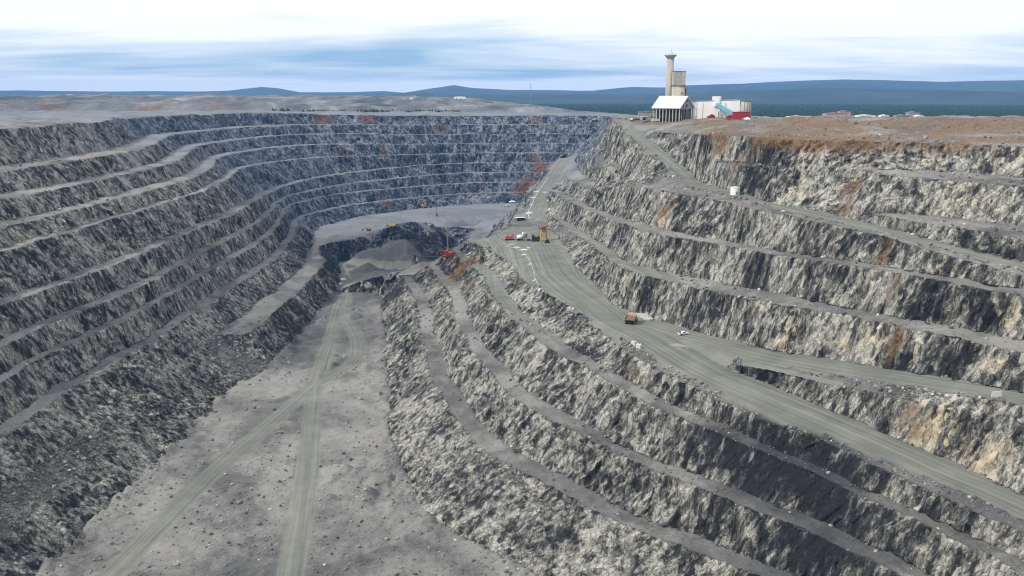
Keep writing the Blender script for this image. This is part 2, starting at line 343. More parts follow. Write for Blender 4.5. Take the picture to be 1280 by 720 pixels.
# land behind the rims
def ring(l, step=60): line(l, step)
ring([PD(x, 139.6, 1900)for x in (60, 240, 400, 560, 640, 700)])
ring([PD(x, y, 1965) for x, y in ((60, 130), (240, 131), (300, 128), (360, 127.5), (400, 133), (470, 134), (560, 133.5), (640, 134), (700, 137))])
ring([PD(x, y, 2400) for x, y in ((60, 127), (240, 129), (400, 131), (560, 131.5), (640, 133.5), (706, 137))], 90)
ring([PD(x, y, 2480) for x, y in ((60, 122), (240, 122.5), (330, 121), (420, 123), (480, 121.5), (520, 125), (560, 126.5), (600, 128), (640, 131), (690, 136))], 90)
ring([PD(x, y, 2100) for x, y in ((300, 132), (400, 134), (500, 135), (600, 135.5))], 70)
ring([PD(x, y, 2180) for x, y in ((330, 131), (420, 130), (500, 131), (580, 132))], 70)
ring([PD(x, y, 1930) for x, y in ((240, 136), (262, 130), (290, 128), (330, 127), (370, 132), (400, 138))], 25)
ring([PD(x, y, 3300) for x, y in ((60, 121.5), (240, 121), (400, 120.5), (520, 122), (600, 124), (660, 129))], 120)
line([(-3500, 3600, -30), (-900, 3700, -30), (300, 3500, -32), (420, 2600, -32), (420, 2200, -30), (1200, 2100, -32), (3500, 2000, -34)], 300)
line([(190, 1900, 0), (260, 1500, 2), (330, 1250, 8), (560, 1180, 10), (900, 1150, 12), (1500, 1100, 12)], 40)
line([(200, 2000, -18), (300, 1600, -16), (400, 1400, -12), (600, 1330, -10), (950, 1300, -8), (1700, 1250, -8)], 60)
# plant yard (terrace the works stands on)
line([(150, 1130, 11), (215, 1010, 12), (330, 1010, 12), (400, 1040, 12.5)], 25)
# mounds on the right plateau
line([PD(905, 153, 900), PD(960, 151, 900), PD(1060, 149, 880), PD(1160, 151, 850), PD(1280, 156, 800), PD(1400, 160, 760)], 25)
line([PD(900, 157, 800), PD(960, 159, 780), PD(1060, 163, 740)], 25)
for p_ in [(-30000, -3000, -10), (-30000, 30000, -40), (30000, 30000, -40), (30000, -3000, -10), (-6000, -1500, 0), (6000, -1500, 10), (-1200, -200, 0), (-760, 60, 9), (-760, 600, 9), (-1100, 900, 10),
           (700, 0, 14), (900, 400, 14), (3000, 600, 10), (-5000, 9000, -40), (5000, 9000, -40), (0, 9000, -40), (0, 20000, -40)]:
    lines.append(np.array([p_], float)); names.append('pt')
line([(-500, -80, 0), (0, -60, 0), (500, -90, 10)], 60)
line([(-400, -20, -176), (0, -10, -176), (300, -20, -176)], 60)

V2, VZ, E, EN = [], [], [], []
for l, nm_ in zip(lines, names):
    b = len(V2); EN += [nm_]*(len(l)-1)
    for p_ in l: V2.append(Vector((p_[0], p_[1]))); VZ.append(p_[2])
    E += [(b+i, b+i+1) for i in range(len(l)-1)]
res = delaunay_2d_cdt(V2, E, [], 0, 1e-3, True)
ov, oe, of, ovo, oeo, ofo = res
Z = np.full(len(ov), np.nan)
for i, src in enumerate(ovo):
    if src: Z[i] = np.mean([VZ[j] for j in src])
bad = np.where(np.isnan(Z))[0]
XY = np.array([[v.x, v.y] for v in ov])
nb = {int(i): [] for i in bad}
for a, b in oe:
    if a in nb: nb[a].append(b)
    if b in nb: nb[b].append(a)
cross = {}
for ei, (a, b) in enumerate(oe):
    for v in (a, b):
        if v in nb:
            for j in oeo[ei]: 
                if j < len(EN): cross.setdefault(v, set()).add(EN[j])
print('TIN', len(ov), 'crossings', len(bad))
for v, n__ in cross.items(): print('X', sorted(n__), np.round(XY[v]).astype(int))
for _ in range(4):
    for i in nb:
        z_ = [(Z[j], 1/(1e-3+np.hypot(*(XY[j]-XY[i])))) for j in nb[i] if not np.isnan(Z[j])]
        if z_: Z[i] = sum(a*b for a, b in z_)/sum(b for a, b in z_)
Z = np.nan_to_num(Z, nan=-100.)
T = np.array([f for f in of if len(f) == 3], np.int64)
Pn = np.column_stack([XY, Z])
n_ = np.cross(Pn[T[:, 1]]-Pn[T[:, 0]], Pn[T[:, 2]]-Pn[T[:, 0]])
ln = np.linalg.norm(n_, axis=1); keep = ln > 1e-6
T = T[keep]; n_ = n_[keep]/ln[keep][:, None]
fl = n_[:, 2] < 0; T[fl] = T[fl][:, ::-1]; n_[fl] *= -1
par = np.arange(len(T)); PN = n_.copy()
PC = np.clip((np.degrees(np.arccos(np.clip(PN[:, 2], -1, 1)))-22)/22, 0, 1)     # cliff-ness of the parent facet

# refinement: split edges longer than a share of their distance
def refine(Pn, T, par, c, passes):
    for it in range(passes):
        e = np.sort(np.concatenate([T[:, [0, 1]], T[:, [1, 2]], T[:, [2, 0]]]), axis=1)
        key = e[:, 0]*(10**8)+e[:, 1]
        uk, inv = np.unique(key, return_inverse=True)
        ue = np.stack([uk//10**8, uk % 10**8], 1)
        cl = np.zeros(len(uk)); m = len(T)
        for s in range(3): np.maximum.at(cl, inv[s*m:(s+1)*m], PC[par])
        a = Pn[ue[:, 0]]; b = Pn[ue[:, 1]]; mid = (a+b)/2
        ln = np.linalg.norm(a-b, axis=1)
        d = np.linalg.norm(mid-np.array([0, 0, H]), axis=1)
        lim = c*d*np.where(cl > .3, 1., 2.2)
        ang = np.abs(np.arctan2(mid[:, 0], np.maximum(mid[:, 1], 1)))
        lim = np.where((ang > .62) | (mid[:, 1] < 60), lim*7, lim)
        ydn = (H-mid[:, 2])/np.maximum(mid[:, 1], 1)
        lim = np.where(ydn > .78, lim*5, lim)
        lim = np.maximum(lim, .45)
        lim = np.where(d > 2600, lim*2.5, lim)
        sp = ln > lim
        if not sp.any(): break
        idx = np.full(len(uk), -1); idx[sp] = len(Pn)+np.arange(sp.sum())
        Pn = np.vstack([Pn, mid[sp]])
        m0, m1, m2 = idx[inv[:m]], idx[inv[m:2*m]], idx[inv[2*m:]]
        code = (m0 >= 0)*1+(m1 >= 0)*2+(m2 >= 0)*4
        outT = []; outP = []
        def add(sel, *tr):
            for t in tr: outT.append(np.stack(t, 1)); outP.append(par[sel])
        for cd in range(8):
            s = code == cd
            if not s.any(): continue
            A, B, C = T[s].T; x0, x1, x2 = m0[s], m1[s], m2[s]
            if cd in (2, 3, 6): rot = 1
            elif cd == 4: rot = 2
            elif cd == 5: rot = 2
            else: rot = 0
            if cd == 6: rot = 1
            for _ in range(rot): A, B, C = B, C, A; x0, x1, x2 = x1, x2, x0
            k = bin(cd).count('1')
            if k == 0: add(s, (A, B, C))
            elif k == 1: add(s, (A, x0, C), (x0, B, C))
            elif k == 2:
                # after rotation edges x0 and (x1 or x2) are split
                if cd == 3:       # originally 0,1 -> rotated by 1: x0 = m1, x2 = m0
                    add(s, (A, x0, x2), (x0, B, C), (x0, C, x2))
                elif cd == 6:     # 1,2 -> rotated by 1: x0=m1, x1=m2
                    add(s, (x0, B, x1), (A, x0, x1), (A, x1, C))
                else:             # 0,2 -> rotated by 2: x0=m2, x1=m0
                    add(s, (x0, B, x1), (A, x0, x1), (A, x1, C))
            else: add(s, (A, x0, x2), (x0, B, x1), (x2, x1, C), (x0, x1, x2))
        T = np.concatenate(outT); par = np.concatenate(outP)
        if len(T) > 4500000: break
    return Pn, T, par
Pn, T, par = refine(Pn, T, par, DETAIL, 16)
print('refined', len(Pn), len(T))
# ------------------------------------------------------------------ coarse surface for placing things
from mathutils.bvhtree import BVHTree
BV = BVHTree.FromPolygons([tuple(v) for v in np.column_stack([XY, Z])], [tuple(map(int, t)) for t in [f for f in of if len(f) == 3]])
def hit(px, py):
    d = ray(px, py); h = BV.ray_cast(Vector((0, 0, H)), Vector(d).normalized())
    return h[0] if h[0] is not None else None
def ground(x, y):
    h = BV.ray_cast(Vector((x, y, 500)), Vector((0, 0, -1)))
    return h[0].z if h[0] is not None else 0.0

# ------------------------------------------------------------------ road masks (plan distance to centre lines)
def mid(l1, l2, n=40):
    a = resample(l1, 5); b = resample(l2, 5)
    ia = np.linspace(0, len(a)-1, n).astype(int); ib = np.linspace(0, len(b)-1, n).astype(int)
    A, B = a[ia], b[ib]; return (A+B)/2, np.linalg.norm((A-B)[:, :2], axis=1)/2
def seg_field(X, Y, c, hw):
    best = np.full(len(X), 1e9); U_ = np.zeros(len(X)); V_ = np.zeros(len(X)); Wd = np.full(len(X), 1.)
    acc = 0
    for i in range(len(c)-1):
        a = c[i, :2]; b = c[i+1, :2]; d = b-a; l = np.hypot(*d)
        if l < 1e-3: continue
        box = (X > min(a[0], b[0])-60) & (X < max(a[0], b[0])+60) & (Y > min(a[1], b[1])-60) & (Y < max(a[1], b[1])+60)
        ix = np.where(box)[0]
        if len(ix):
            rx = X[ix]-a[0]; ry = Y[ix]-a[1]; t = np.clip((rx*d[0]+ry*d[1])/l**2, 0, 1)
            ex = rx-t*d[0]; ey = ry-t*d[1]; dd = np.hypot(ex, ey); up = dd < best[ix]; j = ix[up]
            best[j] = dd[up]; U_[j] = acc+t[up]*l; V_[j] = np.sign(d[0]*ry[up]-d[1]*rx[up])*dd[up]; Wd[j] = hw[i]
        acc += l
    return best, U_, V_, Wd
Mc, Mw = mid([M(627, 309), M(650, 314), M(662, 322), M(668, 338), M(679, 362), M(717, 382), M(762, 404), M(793, 427), M(833, 451), M(868, 469), M(933, 499), M(1008, 529), M(1103, 567), M(1163, 597), M(1213, 619), M(1263, 639), M(1330, 676), M(1450, 735)],
             [(38, 985, -102), (40, 915, -101), (46, 851, -99.5), (50, 758, -97.8), (54, 660, -95.7), M(760, 380), M(780, 390), M(813, 402), M(845, 422), M(880, 448), M(930, 469), M(1030, 511), M(1120, 551), M(1185, 579), M(1247, 604), M(1280, 618), M(1360, 660), M(1500, 735)], 80)
Sc_, Sw = mid([S(800, 415), S(876, 435), S(930, 443), S(1010, 459), S(1130, 478), S(1247, 494), S(1360, 518), S(1500, 548)],
              [S(800, 395), S(850, 411), S(915, 428), S(960, 438), S(1120, 464), S(1230, 481), S(1360, 506), S(1500, 535)], 70)
udd = smooth(ud, 5)
U2 = pts(U, [(769, 148), (776, 152), (784, 163), (795, 175), (813, 189), (832, 202), (848, 220), (858, 231)]) + topts(xu, np.maximum(udd-34, np.array([b3i(x) for x in xu])+7), uz)
U1 = pts(U, [(786, 150), (791, 158), (799, 167), (818, 182), (838, 195), (856, 210), (872, 222)]) + topts(xu, udd-1.5, uz)
Uc, Uw = mid(U1, U2, 90)
Rc, Rw = mid(Rl, Rr, 30)
def plan(l): return np.array([(a, b, 0) for a, b in l], float)
pitroads = [resample([tuple(hit(x, y)) for x, y in l], 10) for l in (
    [(398, 322), (412, 331), (440, 335), (478, 333), (520, 332), (545, 330)],
    [(405, 306), (420, 318), (445, 329), (480, 334)],
    [(430, 380), (434, 358), (428, 340), (424, 330)],
    [(400, 296), (450, 284), (500, 268), (560, 262), (640, 261)])]
for l in ([(-185, 930), (-168, 800), (-150, 640), (-120, 480), (-96, 330), (-60, 180), (-20, 90)], [(-150, 640), (-175, 480), (-190, 300), (-180, 120)], [(-172, 860), (-140, 770), (-128, 700), (-150, 640)]):
    pitroads.append(resample([(x, y, -176) for x, y in l], 12))
roads = [(Mc, Mw*.96, 1.0), (Sc_, Sw*.95, 1.0), (Uc, Uw*.9, 1.0), (Rc, Rw*.9, .8)] + [(r, np.full(len(r), 7. if i else 8.), .8) for i, r in enumerate(pitroads)]

# ------------------------------------------------------------------ displacement
def build_ground(Pn, T, par):
    nv = len(Pn)
    W = np.zeros(nv); HN = np.zeros((nv, 3)); cnt = np.zeros(nv)
    pc = PC[par]; pn = PN[par]*np.maximum(pc, .02)[:, None]
    for s in range(3):
        cnt += np.bincount(T[:, s], minlength=nv); W += np.bincount(T[:, s], weights=pc, minlength=nv)
        for a in range(3): HN[:, a] += np.bincount(T[:, s], weights=pn[:, a], minlength=nv)
    W /= np.maximum(cnt, 1)
    hn = HN.copy(); hn[:, 2] = 0; hn /= np.maximum(np.linalg.norm(hn, axis=1), 1e-9)[:, None]
    X, Y, Zz = Pn.T
    D = np.hypot(X, Y)
    road = np.zeros(nv); ru = np.zeros(nv); rv = np.zeros(nv)
    bestn = np.full(nv, 1e9)
    for c, hw, stg in roads:
        b, u_, v_, wd = seg_field(X, Y, c, hw)
        wob = noise3(X/9, Y/9, X*0+.3)*1.2
        m = np.clip((wd + wob - b)/2.0 + .5, 0, 1)*stg
        r = b/wd; up = r < bestn; bestn[up] = r[up]; ru[up] = u_[up]; rv[up] = v_[up]
        road = np.maximum(road, m)
    road *= (1-np.clip(W*2.5, 0, 1))
    far = np.clip((D-500)/900, 0, 1); vfar = np.clip((D-1850)/300, 0, 1)
    sl = .2*Zz
    # large bulges and buttresses, then ribs, then blocks
    big = fbm(X/34, (Y+sl)/34, Zz/70, 2)*3.4
    rib = 1-2*np.abs(noise3(X/6.5, (Y+sl)/6.5, Zz/70))
    rib2 = 1-2*np.abs(noise3(X/2.4+9, (Y+sl)/2.4, Zz/44))
    blk = fbm(X/4.2, Y/4.2, Zz/4.2, 3)
    fine = noise3(X/1.3, Y/1.3, Zz/2.6)
    a1 = (.25*X+.97*Y+sl)/3.1 + .5*noise3(X/9, Y/9, Zz/9); a2 = (.97*X-.25*Y)/7 + .4*noise3(X/8+5, Y/8, Zz/8); a3 = Zz/20 + 1.2*noise3(X/12, Y/12+3, Zz/40)
    cell = _h(np.floor(a1).astype(np.int64), np.floor(a2).astype(np.int64), np.floor(a3).astype(np.int64))
    b1 = (.25*X+.97*Y+sl)/1.25 + .5*noise3(X/3, Y/3, Zz/5); b3 = Zz/3.3 + 1.2*noise3(X/5, Y/5+3, Zz/20)
    cell2 = _h(np.floor(b1).astype(np.int64)+77, np.floor(X/3).astype(np.int64), np.floor(b3).astype(np.int64))
    edge = noise3(X/11, Y/11, Zz/90)*1.9
    mod = np.clip(.65+1.1*noise3(X/45, Y/45, Zz/28), .15, 1.3)
    Wd_ = np.clip(W*1.6, 0, 1)
    disp = Wd_*(big + mod*(rib*1.7 + rib2*1.1*(1-.5*far)) + edge*.7 + cell*.65 + cell2*.2*(1-far) + blk*.25 + fine*.15*(1-far))
    disp *= (1+.5*far)*(1-vfar)
    Pn2 = Pn + hn*disp[:, None]
    flat = (1-Wd_)*(1-road)
    berm = np.zeros(nv)
    for c, hw, stg in roads[:4]:
        b, u_, v_, wd = seg_field(X, Y, c, hw)
        berm = np.maximum(berm, np.exp(-((b-wd-2.2)/1.5)**2)*(b > wd-.5))
    Pn2[:, 2] += berm*flat*(1.1+1.1*noise3(X/3.1, Y/3.1, X*0+.7))*.62*np.clip((900-D)/200, .35, 1)
    # scree fans at the wall foot and tipped muck on the deep floor
    fp = np.array([p_[:2] for l_, n__ in zip(lines, names) if n__ in ('Fl', 'footL') for p_ in l_]); dm = np.full(nv, 99.)
    low = np.where(Zz < -168)[0]
    for q_ in fp: dm[low] = np.minimum(dm[low], np.hypot(X[low]-q_[0], Y[low]-q_[1]))
    rough = (Zz < -150)*np.clip((D-960)/60, 0, 1)*np.clip((1330-D)/60, 0, 1)*(1-road)*np.clip((X+215)/15, 0, 1)
    Pn2[:, 2] += rough*(np.abs(noise3(X/26, Y/30, X*0+2.7))*9 + fbm(X/8, Y/8, X*0+4, 3)*2.2 - 1)
    fan = (D < 960)*np.clip(1-dm/(17+13*noise3(X/30, Y/30, X*0)), 0, 1)
    Pn2[:, 2] += (1-Wd_*.5)*fan*(3.4+5*noise3(X/16, Y/16, X*0+.2).clip(-.5, 1)+1.6*noise3(X/2.6, Y/2.6, X*0))
    muck = np.clip(1-dm/1e3, 0, 1)*(Zz < -174)*(dm > 10)*(1-road)*np.clip(fbm(X/13, Y/13, X*0+31, 2)-.18, 0, 1)*np.clip(noise3(X/75, Y/75, X*0+12)*3, 0, 1)
    Pn2[:, 2] += muck*9
    rub = (fbm(X/9, Y/9, Zz*0+1.5, 4)*2.1 + np.maximum(noise3(X/1.7, Y/1.7, Zz*0+4.5), -.2)*.75*(1-far*.6)
           + np.maximum(noise3(X/.9, Y/.9, Zz*0+7.5)-.1, 0)*.6*(1-far))
    Pn2[:, 2] += rub*flat*(1-vfar*.5)
    Pn2[:, 2] += (1-Wd_)*road*fbm(X/14, Y/14, Zz*0+2.2, 2)*.22
    # uneven mounds on the open land behind the rims
    open_ = np.clip((Zz+4)/8, 0, 1)*(1-Wd_)*(1-road)
    Pn2[:, 2] += open_*(fbm(X/34, Y/34, Zz*0+8, 4)*5.6*np.clip((D-560)/150, 0, 1) + vfar*(fbm(X/120, Y/160, Zz*0+3, 4)*9 + (1-2*np.abs(noise3(X/70+3, Y/200, Zz*0+6)))*3.5)*np.clip((3600-D)/300,0,1))
    Pn2[:, 2] += Wd_*blk*.5*(1-far)
    # colour masks: iron stain and dark greenstone of the rock, far bowl's painted haze and shade
    rust = np.zeros(nv); dark = np.zeros(nv); tan = np.zeros(nv); pale = np.zeros(nv)
    def blob(px, py, rad, amt, arr, tall=1.0):
        h = hit(px, py)
        if h is None: return
        d2 = ((X-h.x)**2+(Y+.22*(Zz-h.z)-h.y)**2)/rad**2+((Zz-h.z)/(rad*tall))**2
        g = np.exp(-d2*.9)*amt; np.maximum(arr, g, out=arr)
    for a in [(1068, 235, 9, 1, 3), (1080, 225, 9, .8, 3), (1056, 258, 9, .9, 2), (1085, 183, 10, .7, 2), (1060, 188, 9, .5, 2), (950, 182, 13, .6, 1.3), (905, 181, 14, .9, .9), (925, 205, 12, .7, 1.5), (880, 178, 9, .5, 1),
              (1000, 168, 22, .6, .8), (980, 172, 20, .55, .8), (830, 268, 9, 1, 1.6), (842, 258, 7, .7, 2), (820, 258, 8, .55, 1.5), (770, 290, 7, .6, 2), (792, 250, 8, .5, 1.4),
              (1105, 322, 4.5, .9, 2), (1113, 302, 4, .8, 1), (1125, 345, 4, .9, 3), (1112, 372, 4, .8, 2), (1122, 428, 6, 1, 2.4), (1115, 440, 5, .9, 2), (1135, 520, 6, .75, 2), (1145, 540, 5, .8, 1.5), (1210, 560, 8, .5, 1.2), (1235, 535, 4, .6, 1),
              (1210, 245, 10, .35, 2), (790, 462, 4, .9, 2), (797, 470, 4, .7, 2), (650, 352, 6, .8, 2), (645, 368, 6, .6, 2), (573, 340, 22, 1, 1.5), (590, 325, 10, .9, 1), (585, 358, 14, .8, 1.6),
              (715, 225, 14, .55, 2), (700, 245, 12, .5, 2), (690, 205, 10, .4, 2), (662, 232, 22, 1.1, 2.2), (676, 212, 18, 1, 1.6), (652, 240, 16, .9, 2), (668, 200, 12, .9, 1.2), (600, 230, 9, .5, 3), (585, 245, 8, .5, 3),
              (670, 150, 20, .55, 2.5), (550, 158, 14, .7, 2.5), (405, 152, 22, .8, 1.4), (460, 148, 25, .6, 1), (290, 160, 30, .35, 1), (380, 207, 18, .45, 1), (432, 195, 20, .45, 1.6), (480, 190, 12, .6, 2.6), (400, 262, 9, .7, 1), (480, 253, 14, .7, 1), (355, 215, 9, .5, 2), (270, 185, 16, .5, 1)]:
        blob(a[0], a[1], a[2], a[3], rust, a[4])
    rust = np.maximum(rust, np.clip((D-1840)/60, 0, 1)*np.clip((2080-D)/60, 0, 1)*np.clip((-380-X)/120, 0, 1)*np.clip(.7+fbm(X/60, Y/60, Zz*0+9, 2), 0, 1)*.75)
    rust *= 1+.35*np.clip((D-1250)/150, 0, 1)*(D < 1800)
    # brown soil of the rim plateau
    br = np.clip((Zz-2)/8, 0, 1)*np.clip((X-80)/60, 0, 1)*np.clip((1180-D)/100, 0, 1)*(1-road)
    rust = np.maximum(rust, br*np.clip(.88+.8*fbm(X/40, Y/26, Zz*0+5, 2), .0, 1.1))
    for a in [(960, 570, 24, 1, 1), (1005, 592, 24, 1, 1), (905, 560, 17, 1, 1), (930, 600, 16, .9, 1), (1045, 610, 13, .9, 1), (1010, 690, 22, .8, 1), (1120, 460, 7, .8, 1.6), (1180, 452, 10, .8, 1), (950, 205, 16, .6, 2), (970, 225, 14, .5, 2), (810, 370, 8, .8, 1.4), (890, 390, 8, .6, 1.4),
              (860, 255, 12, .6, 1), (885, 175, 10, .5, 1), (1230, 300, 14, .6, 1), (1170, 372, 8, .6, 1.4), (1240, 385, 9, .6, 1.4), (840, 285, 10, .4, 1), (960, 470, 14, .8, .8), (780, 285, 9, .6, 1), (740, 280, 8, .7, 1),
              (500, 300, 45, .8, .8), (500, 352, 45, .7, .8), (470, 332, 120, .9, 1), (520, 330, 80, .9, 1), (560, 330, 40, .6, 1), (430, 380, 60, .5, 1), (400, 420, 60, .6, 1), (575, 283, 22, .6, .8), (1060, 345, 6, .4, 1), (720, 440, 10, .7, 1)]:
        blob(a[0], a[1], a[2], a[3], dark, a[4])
    for a in [(830, 272, 16, .55, 1.6), (722, 250, 14, .45, 2), (765, 215, 16, .4, 2), (800, 205, 12, .4, 2), (640, 335, 14, .6, 2), (690, 232, 14, .5, 2), (900, 190, 22, .45, 1), (1010, 195, 20, .5, 1), (1260, 205, 26, .45, 1), (1200, 240, 20, .45, 1), (1040, 255, 10, .5, 2), (800, 480, 9, .5, 1.5), (1180, 330, 8, .45, 1.5), (780, 350, 9, .35, 2), (1270, 390, 9, .5, 2), (1090, 420, 9, .7, 2), (1050, 430, 12, .55, 1.4), (1245, 455, 8, .6, 2), (1140, 440, 4, .6, 2), (1160, 540, 14, .8, 1.4), (1240, 580, 10, .8, 1.6), (1075, 235, 5, .8, 2), (1230, 250, 24, .45, 1.5), (1150, 200, 30, .45, 1), (1000, 240, 14, .5, 2), (1095, 345, 8, .5, 1.4), (940, 392, 12, .4, 1.4), (990, 412, 12, .5, 1.4)]:
        if a[2]: blob(a[0], a[1], a[2], a[3], tan, a[4])
    for a in [(428, 349, 5), (425, 355, 4), (452, 351, 3.5), (638, 306, 4), (646, 309, 4), (655, 312, 4.5), (661, 309, 3), (655, 318, 3), (662, 330, 2.5), (668, 350, 2), (663, 256, 3.5), (668, 247, 3), (661, 266, 5), (672, 239, 3), (686, 251, 3), (684, 262, 3), (681, 240, 3),
              (806, 396, 4), (676, 362, 2), (520, 325, 5), (606, 317, 2), (588, 317, 3)]:
        blob(a[0], a[1], a[2]*1.3, 1, pale, 1)
    me = bpy.data.meshes.new('terrain'); me.vertices.add(nv); me.vertices.foreach_set('co', Pn2.astype(np.float32).ravel())
    me.loops.add(len(T)*3); me.loops.foreach_set('vertex_index', T.astype(np.int32).ravel())
    me.polygons.add(len(T)); me.polygons.foreach_set('loop_start', np.arange(0, len(T)*3, 3, dtype=np.int32))
    me.polygons.foreach_set('loop_total', np.full(len(T), 3, dtype=np.int32))
    me.update(calc_edges=True)
    def attr(name, a):
        at = me.attributes.new(name, 'FLOAT', 'POINT'); at.data.foreach_set('value', a.astype(np.float32))
    attr('cliff', W); attr('road', road); attr('ru', ru); attr('rv', rv); attr('rust', rust); attr('dark', dark); attr('tan', tan); attr('pale', pale)
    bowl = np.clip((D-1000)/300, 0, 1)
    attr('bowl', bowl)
    attr('dump', np.clip((D-1850)/80, 0, 1)*np.clip((300-X)/150, 0, 1)*.92)
    attr('forest', np.clip((D-2000)/200, 0, 1)*np.clip((-22-Zz)/6+.5, 0, 1))
    o = bpy.data.objects.new('terrain', me); col.objects.link(o); o['kind'] = 'structure'
    return o, Pn2, W, road, berm, D

# ------------------------------------------------------------------ node helper
class NM:
    def __init__(s, name):
        s.m = bpy.data.materials.new(name); s.m.use_nodes = True; s.t = s.m.node_tree; s.b = s.t.nodes['Principled BSDF']; s.b.inputs['Roughness'].default_value = .9
        s.b.inputs['Specular IOR Level'].default_value = .25
    def n(s, k, **kw):
        x = s.t.nodes.new(k)
        for a, v in kw.items(): setattr(x, a, v)
        return x
    def lk(s, a, b): s.t.links.new(a, b)
    def put(s, sock, v):
        if isinstance(v, bpy.types.NodeSocket): s.lk(v, sock)
        elif isinstance(v, (tuple, list)) and len(v) == 3 and sock.type == 'RGBA': sock.default_value = (*v, 1)
        else: sock.default_value = v
    def math(s, op, a, b=0., c=False):
        x = s.n('ShaderNodeMath', operation=op, use_clamp=c); s.put(x.inputs[0], a); s.put(x.inputs[1], b); return x.outputs[0]
    def mix(s, f, a, b):
        x = s.n('ShaderNodeMix', data_type='RGBA'); s.put(x.inputs[0], f); s.put(x.inputs[6], a); s.put(x.inputs[7], b); return x.outputs[2]
    def attr(s, name): x = s.n('ShaderNodeAttribute', attribute_name=name); return x.outputs['Fac']
    def pos(s, loc=(0, 0, 0), rot=(0, 0, 0), scale=(1, 1, 1), shear=0.):
        g = s.n('ShaderNodeTexCoord').outputs['Object']
        if shear:
            sp = s.n('ShaderNodeSeparateXYZ'); s.lk(g, sp.inputs[0])
            dx = sp.outputs[0]; dy = s.math('ADD', sp.outputs[1], s.math('MULTIPLY', sp.outputs[2], shear))
            c = s.n('ShaderNodeCombineXYZ'); s.lk(dx, c.inputs[0]); s.lk(dy, c.inputs[1]); s.lk(sp.outputs[2], c.inputs[2]); g = c.outputs[0]
        mp = s.n('ShaderNodeMapping'); s.lk(g, mp.inputs[0]); mp.inputs['Scale'].default_value = scale; mp.inputs['Location'].default_value = loc; mp.inputs['Rotation'].default_value = rot
        return mp.outputs[0]
    def noise(s, vec, scale, detail=4, rough=.55, dist=0.):
        x = s.n('ShaderNodeTexNoise'); s.lk(vec, x.inputs['Vector']); x.inputs['Scale'].default_value = scale; x.inputs['Detail'].default_value = detail
        x.inputs['Roughness'].default_value = rough; x.inputs['Distortion'].default_value = dist; return x.outputs[0]
    def ramp(s, f, *st):
        x = s.n('ShaderNodeValToRGB'); s.lk(f, x.inputs[0]); e = x.color_ramp
        while len(e.elements) < len(st): e.elements.new(.5)
        for el_, (p, c) in zip(e.elements, st):
            el_.position = p; el_.color = (*(c if isinstance(c, tuple) else (c,)*3), 1)
        return x.outputs[0]
    def rng(s, f, a, b, c=0., d=1.):
        x = s.n('ShaderNodeMapRange'); s.put(x.inputs[0], f)
        for i, v in enumerate((a, b, c, d)): x.inputs[i+1].default_value = v
        return x.outputs[0]

